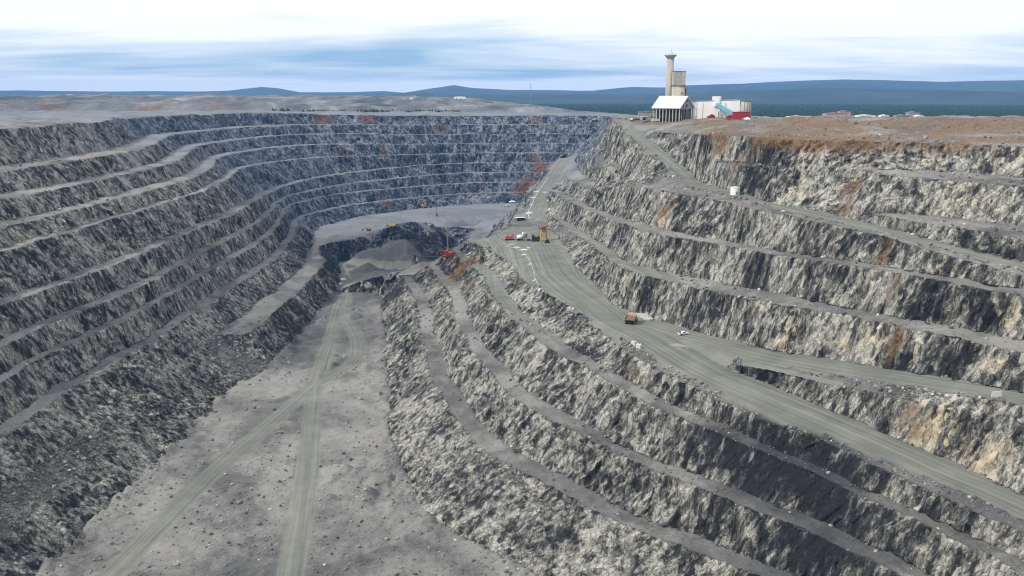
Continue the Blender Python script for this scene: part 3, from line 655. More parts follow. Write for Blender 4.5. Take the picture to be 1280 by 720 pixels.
def terrain_material():
    m = NM('pit_rock')
    cliff = m.attr('cliff'); road = m.attr('road'); rust = m.attr('rust'); dark = m.attr('dark'); tan = m.attr('tan'); bowl = m.attr('bowl')
    P1 = m.pos(shear=.2, scale=(1, 1, .05)); P0 = m.pos(); Pm = m.pos(shear=.2, scale=(1, 1, .45))
    st = m.noise(P1, .27, 9, .70, .12)          # drill-hole streaks
    st2 = m.noise(P1, 1.6, 4, .6)
    bl = m.noise(Pm, .05, 4, .6, .5)            # large rock zones
    gr = m.noise(P0, 1.1, 6, .68)                # blocks and fragments
    f = m.math('ADD', m.math('MULTIPLY', st, 1.12), m.math('ADD', m.math('MULTIPLY', bl, .74), m.math('MULTIPLY', gr, .16)))
    f = m.math('ADD', f, m.math('MULTIPLY', m.math('SUBTRACT', st2, .5), .22))
    def voro(vec, sc, feat='F1'):
        x = m.n('ShaderNodeTexVoronoi', feature=feat); m.lk(vec, x.inputs['Vector']); x.inputs['Scale'].default_value = sc; return x
    wv = m.n('ShaderNodeVectorMath', operation='ADD'); wn = m.n('ShaderNodeTexNoise'); m.lk(P0, wn.inputs['Vector']); wn.inputs['Scale'].default_value = .35; wn.inputs['Detail'].default_value = 3
    ws = m.n('ShaderNodeVectorMath', operation='SCALE'); m.lk(wn.outputs['Color'], ws.inputs[0]); ws.inputs['Scale'].default_value = 1.6
    m.lk(m.pos(shear=.2, scale=(1, 1, .13)), wv.inputs[0]); m.lk(ws.outputs[0], wv.inputs[1])
    v1 = voro(wv.outputs[0], .42); v1e = voro(wv.outputs[0], .42, 'DISTANCE_TO_EDGE'); v2 = voro(wv.outputs[0], 1.3); v2e = voro(wv.outputs[0], 1.3, 'DISTANCE_TO_EDGE')
    def val(v):
        x = m.n('ShaderNodeSeparateColor'); m.lk(v.outputs['Color'], x.inputs[0]); return x.outputs[0]
    f = m.math('ADD', f, m.math('ADD', m.math('MULTIPLY', m.math('SUBTRACT', val(v1), .5), .20), m.math('MULTIPLY', m.math('SUBTRACT', val(v2), .5), .05)))
    joint = m.rng(v1e.outputs['Distance'], 0., .09)
    ck = m.rng(m.math('ABSOLUTE', m.math('SUBTRACT', m.noise(P1, .5, 5, .6, .3), .5)), 0., .05)
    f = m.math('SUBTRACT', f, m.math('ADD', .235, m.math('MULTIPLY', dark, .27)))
    f = m.math('ADD', f, m.math('MULTIPLY', tan, .12))
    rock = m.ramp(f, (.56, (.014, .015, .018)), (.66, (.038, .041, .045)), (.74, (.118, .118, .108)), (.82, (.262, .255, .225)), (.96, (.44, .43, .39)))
    tanc = m.ramp(f, (.56, (.03, .025, .02)), (.70, (.15, .12, .08)), (.84, (.38, .31, .21)), (1, (.5, .44, .34)))
    rock = m.mix(m.math('MULTIPLY', m.math('SUBTRACT', 1., m.math('MULTIPLY', ck, joint)), .6), rock, (.018, .019, .022))
    tn = m.rng(m.math('ADD', m.math('ADD', tan, m.math('MULTIPLY', m.math('SUBTRACT', st, .5), 1.7)), m.math('MULTIPLY', m.math('SUBTRACT', val(v1), .5), .5)), .45, .85)
    rock = m.mix(tn, rock, tanc)
    rustc = m.ramp(m.math('ADD', m.math('MULTIPLY', gr, .6), m.math('MULTIPLY', st, .4)), (.36, (.030, .022, .016)), (.47, (.115, .062, .032)), (.57, (.20, .130, .075)), (.70, (.33, .27, .19)))
    rn = m.math('ADD', m.math('ADD', rust, m.math('MULTIPLY', m.math('SUBTRACT', m.noise(Pm, .16, 6, .7, .6), .5), 1.5)), m.math('MULTIPLY', m.math('SUBTRACT', st, .5), m.math('MULTIPLY', cliff, 1.5)))
    rm = m.rng(rn, .38, .95)
    speck = m.rng(m.noise(P0, 2.4, 3, .7), .62, .72)
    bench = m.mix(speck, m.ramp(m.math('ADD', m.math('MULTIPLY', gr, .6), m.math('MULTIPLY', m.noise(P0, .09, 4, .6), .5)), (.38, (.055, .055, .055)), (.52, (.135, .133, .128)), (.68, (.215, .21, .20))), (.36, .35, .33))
    big = m.noise(P0, .012, 4, .6, .6)
    bench = m.mix(m.rng(big, .46, .62, 0, .55), bench, (.30, .29, .27)); bench = m.mix(m.rng(big, .48, .36, 0, .6), bench, (.06, .062, .065))
    # far bowl: haze and shade painted into rock and bench colour
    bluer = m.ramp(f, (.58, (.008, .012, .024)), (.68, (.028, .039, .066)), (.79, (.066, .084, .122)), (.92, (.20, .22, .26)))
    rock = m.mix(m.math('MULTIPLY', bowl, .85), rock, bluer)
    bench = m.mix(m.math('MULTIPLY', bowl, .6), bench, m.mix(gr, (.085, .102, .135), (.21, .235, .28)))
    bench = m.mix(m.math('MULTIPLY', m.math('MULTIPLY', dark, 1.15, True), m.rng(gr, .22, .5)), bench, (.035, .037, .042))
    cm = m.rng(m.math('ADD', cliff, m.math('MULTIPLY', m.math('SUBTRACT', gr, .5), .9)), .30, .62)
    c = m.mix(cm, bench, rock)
    dp = m.noise(m.pos(scale=(1, .35, 1)), .012, 6, .68, .5)
    c = m.mix(m.attr('dump'), c, m.ramp(dp, (.36, (.045, .050, .058)), (.48, (.10, .105, .115)), (.58, (.16, .165, .17)), (.68, (.27, .275, .28))))
    rustc = m.mix(m.math('MULTIPLY', m.math('SUBTRACT', 1., cm), .7), rustc, m.ramp(gr, (.35, (.070, .052, .038)), (.6, (.24, .165, .105))))
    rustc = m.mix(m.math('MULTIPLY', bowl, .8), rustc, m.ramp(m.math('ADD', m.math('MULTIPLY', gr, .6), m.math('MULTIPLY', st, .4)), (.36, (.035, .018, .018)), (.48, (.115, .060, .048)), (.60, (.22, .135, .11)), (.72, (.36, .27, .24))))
    c = m.mix(m.math('MULTIPLY', rm, .92), c, rustc)
    # haul road: compacted grey-green fines with wheel tracks
    cv = m.n('ShaderNodeCombineXYZ'); m.lk(m.math('MULTIPLY', m.attr('ru'), .012), cv.inputs[0]); m.lk(m.attr('rv'), cv.inputs[1])
    tr = m.noise(cv.outputs[0], .42, 4, .6, .3); tr2 = m.noise(cv.outputs[0], 2.2, 2, .5)
    rf = m.math('ADD', m.math('MULTIPLY', tr, .62), m.math('ADD', m.math('MULTIPLY', tr2, .12), m.math('MULTIPLY', m.noise(P0, .05, 5, .65), .36)))
    rc = m.ramp(rf, (.42, (.095, .100, .088)), (.55, (.150, .157, .133)), (.68, (.215, .222, .19)))
    c = m.mix(m.math('MULTIPLY', road, .97), c, rc)
    c = m.mix(m.rng(m.math('ADD', m.attr('pale'), m.math('MULTIPLY', m.math('SUBTRACT', gr, .5), 1.6)), .6, .85), c, (.55, .55, .54))
    # boreal forest floor beyond the mine
    fo = m.mix(m.noise(P0, .006, 6, .7), (.008, .022, .014), (.035, .06, .035))
    c = m.mix(m.attr('forest'), c, fo)
    m.lk(c, m.b.inputs['Base Color'])
    bp = m.n('ShaderNodeBump'); bp.inputs['Strength'].default_value = .8; bp.inputs['Distance'].default_value = .7
    hgt = m.math('ADD', m.math('MULTIPLY', gr, .8), m.math('MULTIPLY', m.math('ADD', m.math('ADD', st, st2), m.math('MULTIPLY', joint, .5)), m.math('MULTIPLY', cm, .8)))
    m.lk(m.math('MULTIPLY', hgt, m.math('SUBTRACT', 1.05, road)), bp.inputs['Height']); m.lk(bp.outputs[0], m.b.inputs['Normal'])
    m.b.inputs['Roughness'].default_value = .95
    return m.m
ter, GP, GW, GR, GB, GD = build_ground(Pn, T, par); ter.data.materials.append(terrain_material())
# ------------------------------------------------------------------ builders
def mat(name, colr, rough=.7, metal=0, var=.25, scale=.8, bump=0):
    m = NM(name); P_ = m.pos(); nz = m.noise(P_, scale, 5, .65)
    lo = tuple(c*(1-var) for c in colr); hi = tuple(min(1, c*(1+var*.6)) for c in colr)
    m.lk(m.ramp(nz, (.3, lo), (.7, hi)), m.b.inputs['Base Color'])
    m.b.inputs['Roughness'].default_value = rough; m.b.inputs['Metallic'].default_value = metal
    if bump:
        bp = m.n('ShaderNodeBump'); bp.inputs['Distance'].default_value = bump; m.lk(nz, bp.inputs['Height']); m.lk(bp.outputs[0], m.b.inputs['Normal'])
    return m.m
def streaky(name, colr, dirt, scale=.25):
    m = NM(name); g = m.noise(m.pos(scale=(1, 1, .12)), scale, 6, .65); h = m.noise(m.pos(), scale*2.2, 5, .6)
    m.lk(m.mix(m.rng(m.math('ADD', m.math('MULTIPLY', g, .6), m.math('MULTIPLY', h, .4)), .42, .66), colr, dirt), m.b.inputs['Base Color']); m.b.inputs['Roughness'].default_value = .85
    return m.m
CON = streaky('weathered_concrete', (.44, .41, .36), (.27, .25, .22)); COND = streaky('dark_concrete', (.24, .235, .22), (.13, .125, .12))
WHT = streaky('white_cladding', (.84, .84, .82), (.74, .73, .70), .06); WROOF = streaky('white_roof_sheet', (.66, .66, .64), (.58, .57, .54), .15)
RED = streaky('red_cladding', (.34, .035, .035), (.20, .03, .03)); BLU = streaky('blue_cladding', (.17, .40, .52), (.11, .29, .39))
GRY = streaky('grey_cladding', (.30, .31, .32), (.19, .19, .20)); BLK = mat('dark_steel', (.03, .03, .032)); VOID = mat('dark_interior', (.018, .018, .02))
GLS = mat('dark_glass', (.02, .03, .04), .15, 0, .1); TYR = mat('tyre_rubber', (.035, .034, .032)); YEL = mat('yellow_paint', (.46, .29, .06), .65); ORA = mat('ochre_paint', (.34, .235, .155), .8)
WPT = mat('white_paint', (.78, .78, .76), .45, 0, .1); RPT = mat('red_paint', (.40, .05, .04), .6); PNK = mat('faded_red_paint', (.45, .14, .16), .6); STL = mat('grey_steel', (.30, .31, .32), .5, .3)
BRN = mat('rusty_steel', (.16, .08, .045), .8); LST = mat('light_concrete', (.58, .57, .54), .85); HUB = mat('dusty_wheel_hub', (.48, .45, .40), .7); TAR = mat('brown_dusty_steel', (.17, .11, .07), .9)

class MB:
    def __init__(s): s.b = bmesh.new()
    def box(s, x, y, z, sx, sy, sz, rz=0, bevel=0.):        # x, y centre, z bottom
        r = bmesh.ops.create_cube(s.b, size=1, matrix=Matrix.Translation((x, y, z+sz/2)) @ Matrix.Rotation(rz, 4, 'Z') @ Matrix.Diagonal((sx, sy, sz, 1)))
        if bevel: 
            es = list({e for v in r['verts'] for e in v.link_edges}); bmesh.ops.bevel(s.b, geom=es, offset=bevel, segments=1, affect='EDGES')
        return s
    def cyl(s, x, y, z, r, h, r2=None, n=24, axis='Z'):
        m = Matrix.Translation((x, y, z)) @ ({'Z': Matrix.Identity(4), 'X': Matrix.Rotation(math.pi/2, 4, 'Y'), 'Y': Matrix.Rotation(-math.pi/2, 4, 'X')}[axis]) @ Matrix.Translation((0, 0, h/2))
        bmesh.ops.create_cone(s.b, cap_ends=True, segments=n, radius1=r, radius2=r if r2 is None else r2, depth=h, matrix=m); return s
    def beam(s, a, b, w, h=None):
        a = Vector(a); b = Vector(b); d = b-a; h = h or w
        m = Matrix.Translation((a+b)/2) @ d.to_track_quat('Z', 'Y').to_matrix().to_4x4() @ Matrix.Diagonal((w, h, d.length, 1))
        bmesh.ops.create_cube(s.b, size=1, matrix=m); return s
    def prism(s, poly, y0, y1):                             # polygon in x,z extruded in y
        f = [s.b.verts.new((x, y0, z)) for x, z in poly]; g = [s.b.verts.new((x, y1, z)) for x, z in poly]
        s.b.faces.new(f); s.b.faces.new(g[::-1]); n = len(poly)
        for i in range(n): s.b.faces.new((f[i], g[i], g[(i+1) % n], f[(i+1) % n]))
        return s
    def build(s, name, m, parent=None, smooth=False):
        bmesh.ops.recalc_face_normals(s.b, faces=s.b.faces)
        me = bpy.data.meshes.new(name); s.b.to_mesh(me); s.b.free(); me.materials.append(m)
        if smooth:
            for p in me.polygons: p.use_smooth = len(p.vertices) == 4
        o = bpy.data.objects.new(name, me); col.objects.link(o)
        if parent: o.parent = parent
        return o
def thing(name, label, cat, loc, rz=0, group=None):
    o = bpy.data.objects.new(name, None); col.objects.link(o); o.location = loc; o.rotation_euler = (0, 0, rz); o.empty_display_size = 2
    o['label'] = label; o['category'] = cat
    if group: o['group'] = group
    return o
def tag(o, label, cat, group=None):
    o['label'] = label; o['category'] = cat
    if group: o['group'] = group
    return o
def dup(root, loc, rz, label, scale=1, group=None):
    r = root.copy(); col.objects.link(r); r.location = loc; r.rotation_euler = (0, 0, rz); r['label'] = label; r.scale = (scale,)*3
    for ch in list(root.children):
        c = ch.copy(); col.objects.link(c); c.parent = r
        for g in list(ch.children):
            d = g.copy(); col.objects.link(d); d.parent = c
    return r
def at(px, py, sink=.3):
    h = hit(px, py); return (h.x, h.y, surf(h.x, h.y, h.z)-sink)
def surf(x, y, z, lim=1.2):                                        # height of the finished (broken-up) surface
    i = np.argmin(np.abs(GP[:, 0]-x)+np.abs(GP[:, 1]-y)); zz_ = float(GP[i, 2]); return zz_ if abs(zz_-z) < lim else z
def atd(px, D, z=None):
    x = (px-640)/FOC*D; y = D*CP + 0; r = ray(px, 130); k = D/math.hypot(r[0], r[1])
    X, Y = r[0]*k, r[1]*k; return (X, Y, ground(X, Y)-.5 if z is None else z)

# ------------------------------------------------------------------ hills beyond the forest
def hills(name, prof, D0, D1, zb, seed, rough):
    nx, ny = 520, 46; ang = np.linspace(-.85, .85, nx); V = []; F = []
    px = 640 + FOC*np.tan(ang)/math.cos(PITCH)
    top = np.interp(px, [p[0] for p in prof], [p[1] for p in prof])
    for j in range(ny):
        t = j/(ny-1); Dd = D0+(D1-D0)*t; s = math.sin(math.pi*min(1, t*1.0)) if t < .5 else 1
        s = math.sin(min(t, .55)/.55*math.pi/2)**1.4 if t < .55 else math.cos((t-.55)/.45*math.pi/2)
        crest = H + (118-top)/1127.*(D0+(D1-D0)*.55)
        n = fbm(ang*22+seed, np.full(nx, t*5+seed), np.full(nx, seed*1.), 5)
        z = zb + (crest-zb)*s + n*rough*s*(1-.6*(abs(t-.55) < .1))
        for i in range(nx): V.append((math.sin(ang[i])*Dd, math.cos(ang[i])*Dd, z[i]))
    for j in range(ny-1):
        for i in range(nx-1): a = j*nx+i; F.append((a, a+1, a+nx+1, a+nx))
    me = bpy.data.meshes.new(name); me.from_pydata(V, [], F); o = bpy.data.objects.new(name, me); col.objects.link(o); o['kind'] = 'structure'
    for p in me.polygons: p.use_smooth = True
    m = NM(name+'_forest'); P_ = m.pos(); f = m.noise(P_, .0011, 8, .7, .4)
    m.lk(m.ramp(f, (.36, (.008, .020, .018)), (.52, (.016, .034, .026)), (.66, (.035, .055, .042))), m.b.inputs['Base Color']); me.materials.append(m.m); return o
hills('hills', [(-400, 112), (0, 114), (240, 114.5), (290, 113.5), (328, 109.3), (350, 111), (375, 115.5), (440, 115.5), (480, 114), (505, 116), (540, 110.5), (568, 106.3), (590, 110), (640, 112.5), (700, 113), (740, 113.5), (790, 109), (830, 109.5), (860, 107), (900, 106), (960, 103.5), (1050, 101), (1110, 102), (1180, 104), (1280, 103), (1700, 106)], 11500, 17500, -60, 3.3, 30)
hills('foothills', [(-400, 121), (240, 121), (400, 120), (480, 118.5), (516, 114.5), (550, 118), (620, 118.5), (700, 117), (780, 119), (860, 116), (930, 113), (1040, 110), (1150, 113), (1280, 115), (1700, 114)], 7000, 10500, -50, 8.1, 26)

# ------------------------------------------------------------------ forest: far-off wood of conifers
def forest():
    rs = np.random.RandomState(3); n = 42000; V = []; F = []
    D = 2050 + 6500*rs.rand(n)**1.5; a = np.where(rs.rand(n) < .8, rs.uniform(0.0, .62, n), rs.uniform(-.62, .0, n))
    X = D*np.sin(a); Y = D*np.cos(a)
    pos = []
    for x, y, d in zip(X, Y, D):
        z = ground(x, y)
        if z < -24: pos.append((x, y, z, rs.uniform(5, 11), 1))
    for _ in range(420):      # thin line of trees behind the far rim
        px = rs.uniform(340, 575); d = rs.uniform(1880, 1905); r = ray(px, 140); k = d/math.hypot(r[0], r[1]); pos.append((r[0]*k, r[1]*k, ground(r[0]*k, r[1]*k), rs.uniform(2, 6)*rs.rand()+1.5, 1))
    for _ in range(60):
        px = rs.uniform(800, 832) ; d = rs.uniform(1120, 1140); r = ray(px, 140); k = d/math.hypot(r[0], r[1]); pos.append((r[0]*k, r[1]*k, 10, rs.uniform(5, 9), 1))
    for x, y, z, h, _ in pos:
        r = h*rs.uniform(.28, .5); b = len(V); a0 = rs.rand()*6
        V += [(x+r*math.cos(a0+i*1.571), y+r*math.sin(a0+i*1.571), z+h*.08) for i in range(4)] + [(x, y, z+h), (x, y, z-1)]
        F += [(b+i, b+(i+1) % 4, b+4) for i in range(4)] + [(b+(i+1) % 4, b+i, b+5) for i in range(4)]
    me = bpy.data.meshes.new('forest'); me.from_pydata(V, [], F); o = bpy.data.objects.new('forest', me); col.objects.link(o); o['kind'] = 'stuff'
    o['label'] = 'dark conifer forest spreading over the plain beyond the mine'; o['category'] = 'forest'
    me.materials.append(mat('conifer_green', (.022, .045, .026), .9, 0, .5, .05)); return o
forest()

# ------------------------------------------------------------------ loose rock on benches, berms and edges
def rubble():
    rs = np.random.RandomState(11)
    ang = np.abs(np.arctan2(GP[:, 0], np.maximum(GP[:, 1], 1)))
    ok = (GR < .3) & (GW < .75) & (GD < 950) & (GD > 180) & (ang < .6) & (GP[:, 2] < 20)
    idx = np.where(ok)[0]; wgt = np.where(GP[idx, 2] < -155, .6, np.where(GP[idx, 2] > 0, .35, 1))*(.18 + 2.2*GB[idx] + .9*GW[idx]*(GW[idx] < .6))*(GD[idx]/400)
    wgt /= wgt.sum(); ch = rs.choice(idx, 26000, replace=False, p=wgt)
    ico = bmesh.new(); bmesh.ops.create_icosphere(ico, subdivisions=1, radius=1); vs = np.array([v.co[:] for v in ico.verts]); fs = np.array([[v.index for v in f.verts] for f in ico.faces]); ico.free()
    nV, nF = len(vs), len(fs); n = len(ch)
    size = .22 + .30*rs.pareto(2.6, n); size = np.minimum(size, 1.15)*np.clip(GD[ch]/420, .7, 1.1)
    sc = size[:, None]*rs.uniform(.6, 1.25, (n, 3)); sc[:, 2] *= .75
    th = rs.rand(n)*6.28; c, s_ = np.cos(th), np.sin(th)
    jit = rs.uniform(.7, 1.25, (n, nV, 1)); v = vs[None]*jit*sc[:, None, :]
    X = v[..., 0]*c[:, None]-v[..., 1]*s_[:, None]; Y = v[..., 0]*s_[:, None]+v[..., 1]*c[:, None]
    co = np.stack([X, Y, v[..., 2]+size[:, None]*.25], -1)+GP[ch][:, None, :]
    F_ = (fs[None]+(np.arange(n)*nV)[:, None, None]).reshape(-1, 3)
    me = bpy.data.meshes.new('rubble'); me.vertices.add(n*nV); me.vertices.foreach_set('co', co.astype(np.float32).ravel())
    me.loops.add(len(F_)*3); me.loops.foreach_set('vertex_index', F_.astype(np.int32).ravel()); me.polygons.add(len(F_))
    me.polygons.foreach_set('loop_start', np.arange(0, len(F_)*3, 3, dtype=np.int32)); me.polygons.foreach_set('loop_total', np.full(len(F_), 3, dtype=np.int32)); me.update(calc_edges=True)
    tone = np.repeat(rs.rand(n)**2.2, nV); at_ = me.attributes.new('tone', 'FLOAT', 'POINT'); at_.data.foreach_set('value', tone.astype(np.float32))
    m = NM('loose_rock'); m.lk(m.ramp(m.attr('tone'), (0, (.07, .07, .07)), (.4, (.19, .185, .175)), (.85, (.30, .295, .28)), (1, (.48, .47, .44))), m.b.inputs['Base Color']); me.materials.append(m.m)
    o = bpy.data.objects.new('rubble', me); col.objects.link(o); o['kind'] = 'stuff'; o['label'] = 'loose broken rock scattered over the benches and road berms'; o['category'] = 'rubble'
rubble()
# ------------------------------------------------------------------ the works on the rim
K = .965                                     # metres per photo pixel at the works
def wpt(px, D=1065): return atd(px, D, None)
GZ = 11.5
def wl(px, D, z=GZ): return atd(px, D, z)
# slender concrete shaft tower with a flat flared head
t = thing('shaft_tower', 'tall slender round concrete tower with a flat flared head', 'tower', wl(836, 1085))
MB().cyl(0, 0, -4, 5.2, 74, 4.0, 32).build('shaft', CON, t, True)
hd = MB(); hd.cyl(0, 0, 69.6, 4.1, 3.2, 6.6, 32); hd.cyl(0, 0, 72.8, 7.4, 1.0, 7.2, 32); hd.build('flared_head', CON, t, True)
rr = MB()
for a in range(0, 360, 30): rr.beam((6.8*math.cos(R(a)), 6.8*math.sin(R(a)), 73.8), (6.8*math.cos(R(a)), 6.8*math.sin(R(a)), 75), .12)
ringm = MB()
n_seg = 36
for a in range(n_seg): rr.beam((6.8*math.cos(a*6.2832/n_seg), 6.8*math.sin(a*6.2832/n_seg), 74.95), (6.8*math.cos((a+1)*6.2832/n_seg), 6.8*math.sin((a+1)*6.2832/n_seg), 74.95), .12)
ringm.b.free(); rr.build('railing', STL, t)
for x, h_ in ((-1.5, 5), (.8, 7), (2.2, 3.5)): MB().beam((x, 0, 73.8), (x, 0, 73.8+h_), .22).build('antenna', STL, t)
# wider tower: round drum below, square block above
t = thing('winding_tower', 'stout concrete tower with square top on a round drum', 'tower', wl(847.5, 1080))
MB().cyl(0, 0, -4, 8.0, 42, 8.0, 36).build('drum', CON, t, True)
MB().cyl(0, 0, 38, 8.6, 1.0, 8.6, 36).build('ledge', COND, t, True)
MB().box(-.6, 0, 39, 14.2, 13, 15.5, 0, .15).build('upper_block', CON, t)
MB().box(-.6, 0, 54.5, 14.8, 13.6, .7).build('roof_slab', COND, t)
b = MB(); b.box(8.6, -3, 24, 1.8, 2.6, 12); b.box(8.6, -3, 14, 1.2, 1.4, 10); b.build('stair_shaft', COND, t)
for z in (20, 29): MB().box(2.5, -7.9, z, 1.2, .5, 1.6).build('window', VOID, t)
# open concrete frame hall under a white gable roof
rz = math.atan2(.64, -.77)
t = thing('frame_hall', 'open concrete frame hall with white pitched roof, its columns bare below', 'building', wl(850, 1035, 4.0), rz)
Lh, Wh, Eh, Rh = 35., 32., 20.0, 33.5          # local x runs along the ridge, local -y towards the gable side
def gx(x, w_): return (x, -w_)
for i in range(9):
    x = .5+i*(Lh-1)/8; MB().box(x, -.5, -4, .95, .95, Eh+3.4).build('column', CON, t)
for j in range(1, 7):
    y = -.5-j*(Wh-1)/6; MB().box(.5, y, -4, .95, .95, Eh+3.4).build('column', CON if j == 6 else COND, t)
for i in range(1, 9, 2):
    MB().box(.5+i*(Lh-1)/8, -Wh+.5, -4, .95, .95, Eh+3.4).build('column', COND, t)
b = MB(); b.box(Lh/2, -.5, Eh-.6, Lh, 1.3, 1.1); b.box(Lh/2, -Wh+.5, Eh-.6, Lh, 1.3, 1.1); b.box(.5, -Wh/2, Eh-.61, 1.3, Wh, 1.1); b.box(Lh-.5, -Wh/2, Eh-.61, 1.3, Wh, 1.1); b.build('ring_beam', COND, t)
b = MB(); b.box(Lh/2, -Wh/2, 9.2, Lh-2.4, Wh-2.4, .8); b.box(Lh*.55, -Wh/2, 0, Lh-9, Wh-9, Eh-1.2); b.build('interior_shade_block', VOID, t)  # floor slab, and a near-black block painting the shade inside the open hall
b = MB()
for yy, sgn in ((1.2, 1), (-Wh-1.2, -1)):
    a = Vector((-1.2, yy, Eh+.3)); c = Vector((-1.2, -Wh/2, Rh)); 
    up = Vector((0, 0, .8))
    q0 = [a, a+Vector((Lh+2.4, 0, 0)), c+Vector((Lh+2.4, 0, 0)), c]
    lo = [b.b.verts.new(v) for v in q0]; hi = [b.b.verts.new(v+up) for v in q0]
    b.b.faces.new(lo); b.b.faces.new(hi[::-1])
    for i in range(4): b.b.faces.new((lo[i], lo[(i+1) % 4], hi[(i+1) % 4], hi[i]))
roof = b.build('roof', WROOF, t)
sl_ = math.atan2(Rh-Eh, Wh/2)
b = MB(); b.box(Lh*.42, -6.2, Eh+5.9, 3.0, 1.6, .5); b.box(Lh*.55, -7.0, Eh+6.6, 4.5, .8, .5); b.build('roof_vent', BLK, roof)
b = MB()
for x in (0.2, Lh-.8):
    f = [b.b.verts.new((x, -.2, Eh+.4)), b.b.verts.new((x, -Wh+.2, Eh+.4)), b.b.verts.new((x, -Wh/2, Rh-.1))]; g = [b.b.verts.new((v.co.x+.6, v.co.y, v.co.z)) for v in f]
    b.b.faces.new(f); b.b.faces.new(g[::-1])
    for i in range(3): b.b.faces.new((f[i], g[i], g[(i+1) % 3], f[(i+1) % 3]))
b.build('gable_wall', GRY, t)
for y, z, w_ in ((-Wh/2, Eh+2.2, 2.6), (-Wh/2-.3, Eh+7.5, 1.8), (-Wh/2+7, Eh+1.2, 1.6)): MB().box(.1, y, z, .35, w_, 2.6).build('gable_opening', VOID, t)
# big white process building
t = thing('process_building', 'large white clad process building with a box penthouse on its roof', 'building', wl(894, 1100), R(-9))
w0, w1 = -28, 27.5
MB().prism([(w0, -2), (w1, -2), (w1, 22.0), (w0, 20.0)], -15, 20).build('wall', WHT, t)
MB().prism([(w0-.3, 20.02), (w1+.3, 22.02), (w1+.3, 22.7), (w0-.3, 20.7)], -15.3, 20.3).build('roof', GRY, t)
MB().box(.8, -11, 21.6, 9.6, 9, 4.6, 0, .1).build('penthouse', WHT, t)
MB().box(.8, -15.4, 14.5, 6, 1.8, 11.5).build('transfer_box', WHT, t)
for x, z, w_, h_ in ((3.5, 3, 1.2, 6), (7.5, 2, 1.4, 4), (-8, -1, 4, 4.5), (14, -1, 4, 4.5)): MB().box(x, -15.1, z, w_, .5, h_).build('door' if h_ > 4.2 and w_ > 2 else 'panel_stain', COND if w_ > 2 else GRY, t)
for x in (-22, -15, 5.5, 11): MB().box(x, -15.15, 1, .35, .4, 18).build('downpipe', GRY, t)
# grey bins with a mast
t = thing('concrete_bin', 'grey round concrete bin with a thin mast at its right edge', 'silo', wl(930, 1095))
MB().cyl(0, 0, -2, 8.2, 22.5, 8.2, 36).build('drum', CON, t, True)
MB().cyl(0, 0, 20.5, 8.5, .6, 8.5, 36).build('roof_slab', COND, t, True)
for a in (-100, -75, -50, -25): MB().cyl(8.3*math.cos(R(a)), 8.3*math.sin(R(a)), -2, .25, 22.4, n=8).build('pipe', STL, t)
MB().box(8.8, 0, -2, .7, .7, 27).build('mast', STL, t)
# blue conveyor gallery
a = Vector(wl(896, 1082, GZ+17)); b_ = Vector(wl(922, 1066, GZ+4.5))
g = bpy.data.objects.new('conveyor_gallery', None); col.objects.link(g); g.location = b_
tag(g, 'pale blue enclosed conveyor gallery sloping down from the white building to the red shed', 'conveyor')
MB().beam((0, 0, 0), a-b_, 3.8, 3.6).build('gallery_tube', BLU, g)
for f_ in (.35, .7):
    p = (a-b_)*f_; b = MB(); b.beam((p.x-1.4, p.y, -5), (p.x-.5, p.y, p.z-1.8), .35); b.beam((p.x+1.4, p.y, -5), (p.x+.5, p.y, p.z-1.8), .35); b.build('trestle', STL, g)
# red sheds
def shed(label, px, D, w_, d_, h_, rise, m=RED, rz=0, z=GZ-1, name='red_shed', cat='shed'):
    t = thing(name, label, cat, wl(px, D, z), rz)
    MB().box(0, 0, 0, w_, d_, h_).build('wall', m, t)
    MB().prism([(-w_/2-.3, h_), (w_/2+.3, h_), (w_/2+.3, h_+.3), (0, h_+rise+.3), (-w_/2-.3, h_+.3)], -d_/2-.3, d_/2+.3).build('roof', m, t)
    MB().box(w_*.1, -d_/2-.06, 0, min(3, w_*.3), .3, min(3.4, h_*.7)).build('door', COND, t)
    return t
shed('long dark red shed at the foot of the blue conveyor', 927, 1058, 18, 9, 9.6, .6)
shed('low red annex left of the long dark red shed', 914, 1062, 7, 6, 4.8, 1.2)
shed('small red gabled hut against the white building', 890.5, 1064, 7, 6, 4.6, 2.4)
# white dome heap beside the red shed
t = thing('storage_tent', 'white and blue domed tent right of the long red shed', 'tent', wl(935, 1046, GZ-1.2), R(-8))
b = MB(); bmesh.ops.create_uvsphere(b.b, u_segments=20, v_segments=10, radius=1, matrix=Matrix.Diagonal((5.2, 3.6, 4.4, 1))); b.build('canvas', WPT, t, True)
MB().box(-2.4, -3.0, 0, 2.2, .8, 1.6).build('door_flap', BLU, t)
t = thing('site_cabin', 'small pale cabin with open frame at the far right of the works', 'cabin', wl(945, 1085, GZ-1))
MB().box(0, 0, 0, 5, 4, 3.4).build('wall', GRY, t); MB().box(0, 0, 3.4, 5.6, 4.6, .3).build('roof', COND, t); MB().box(-1, -2.05, 0, 1.2, .2, 2.2).build('door', VOID, t)
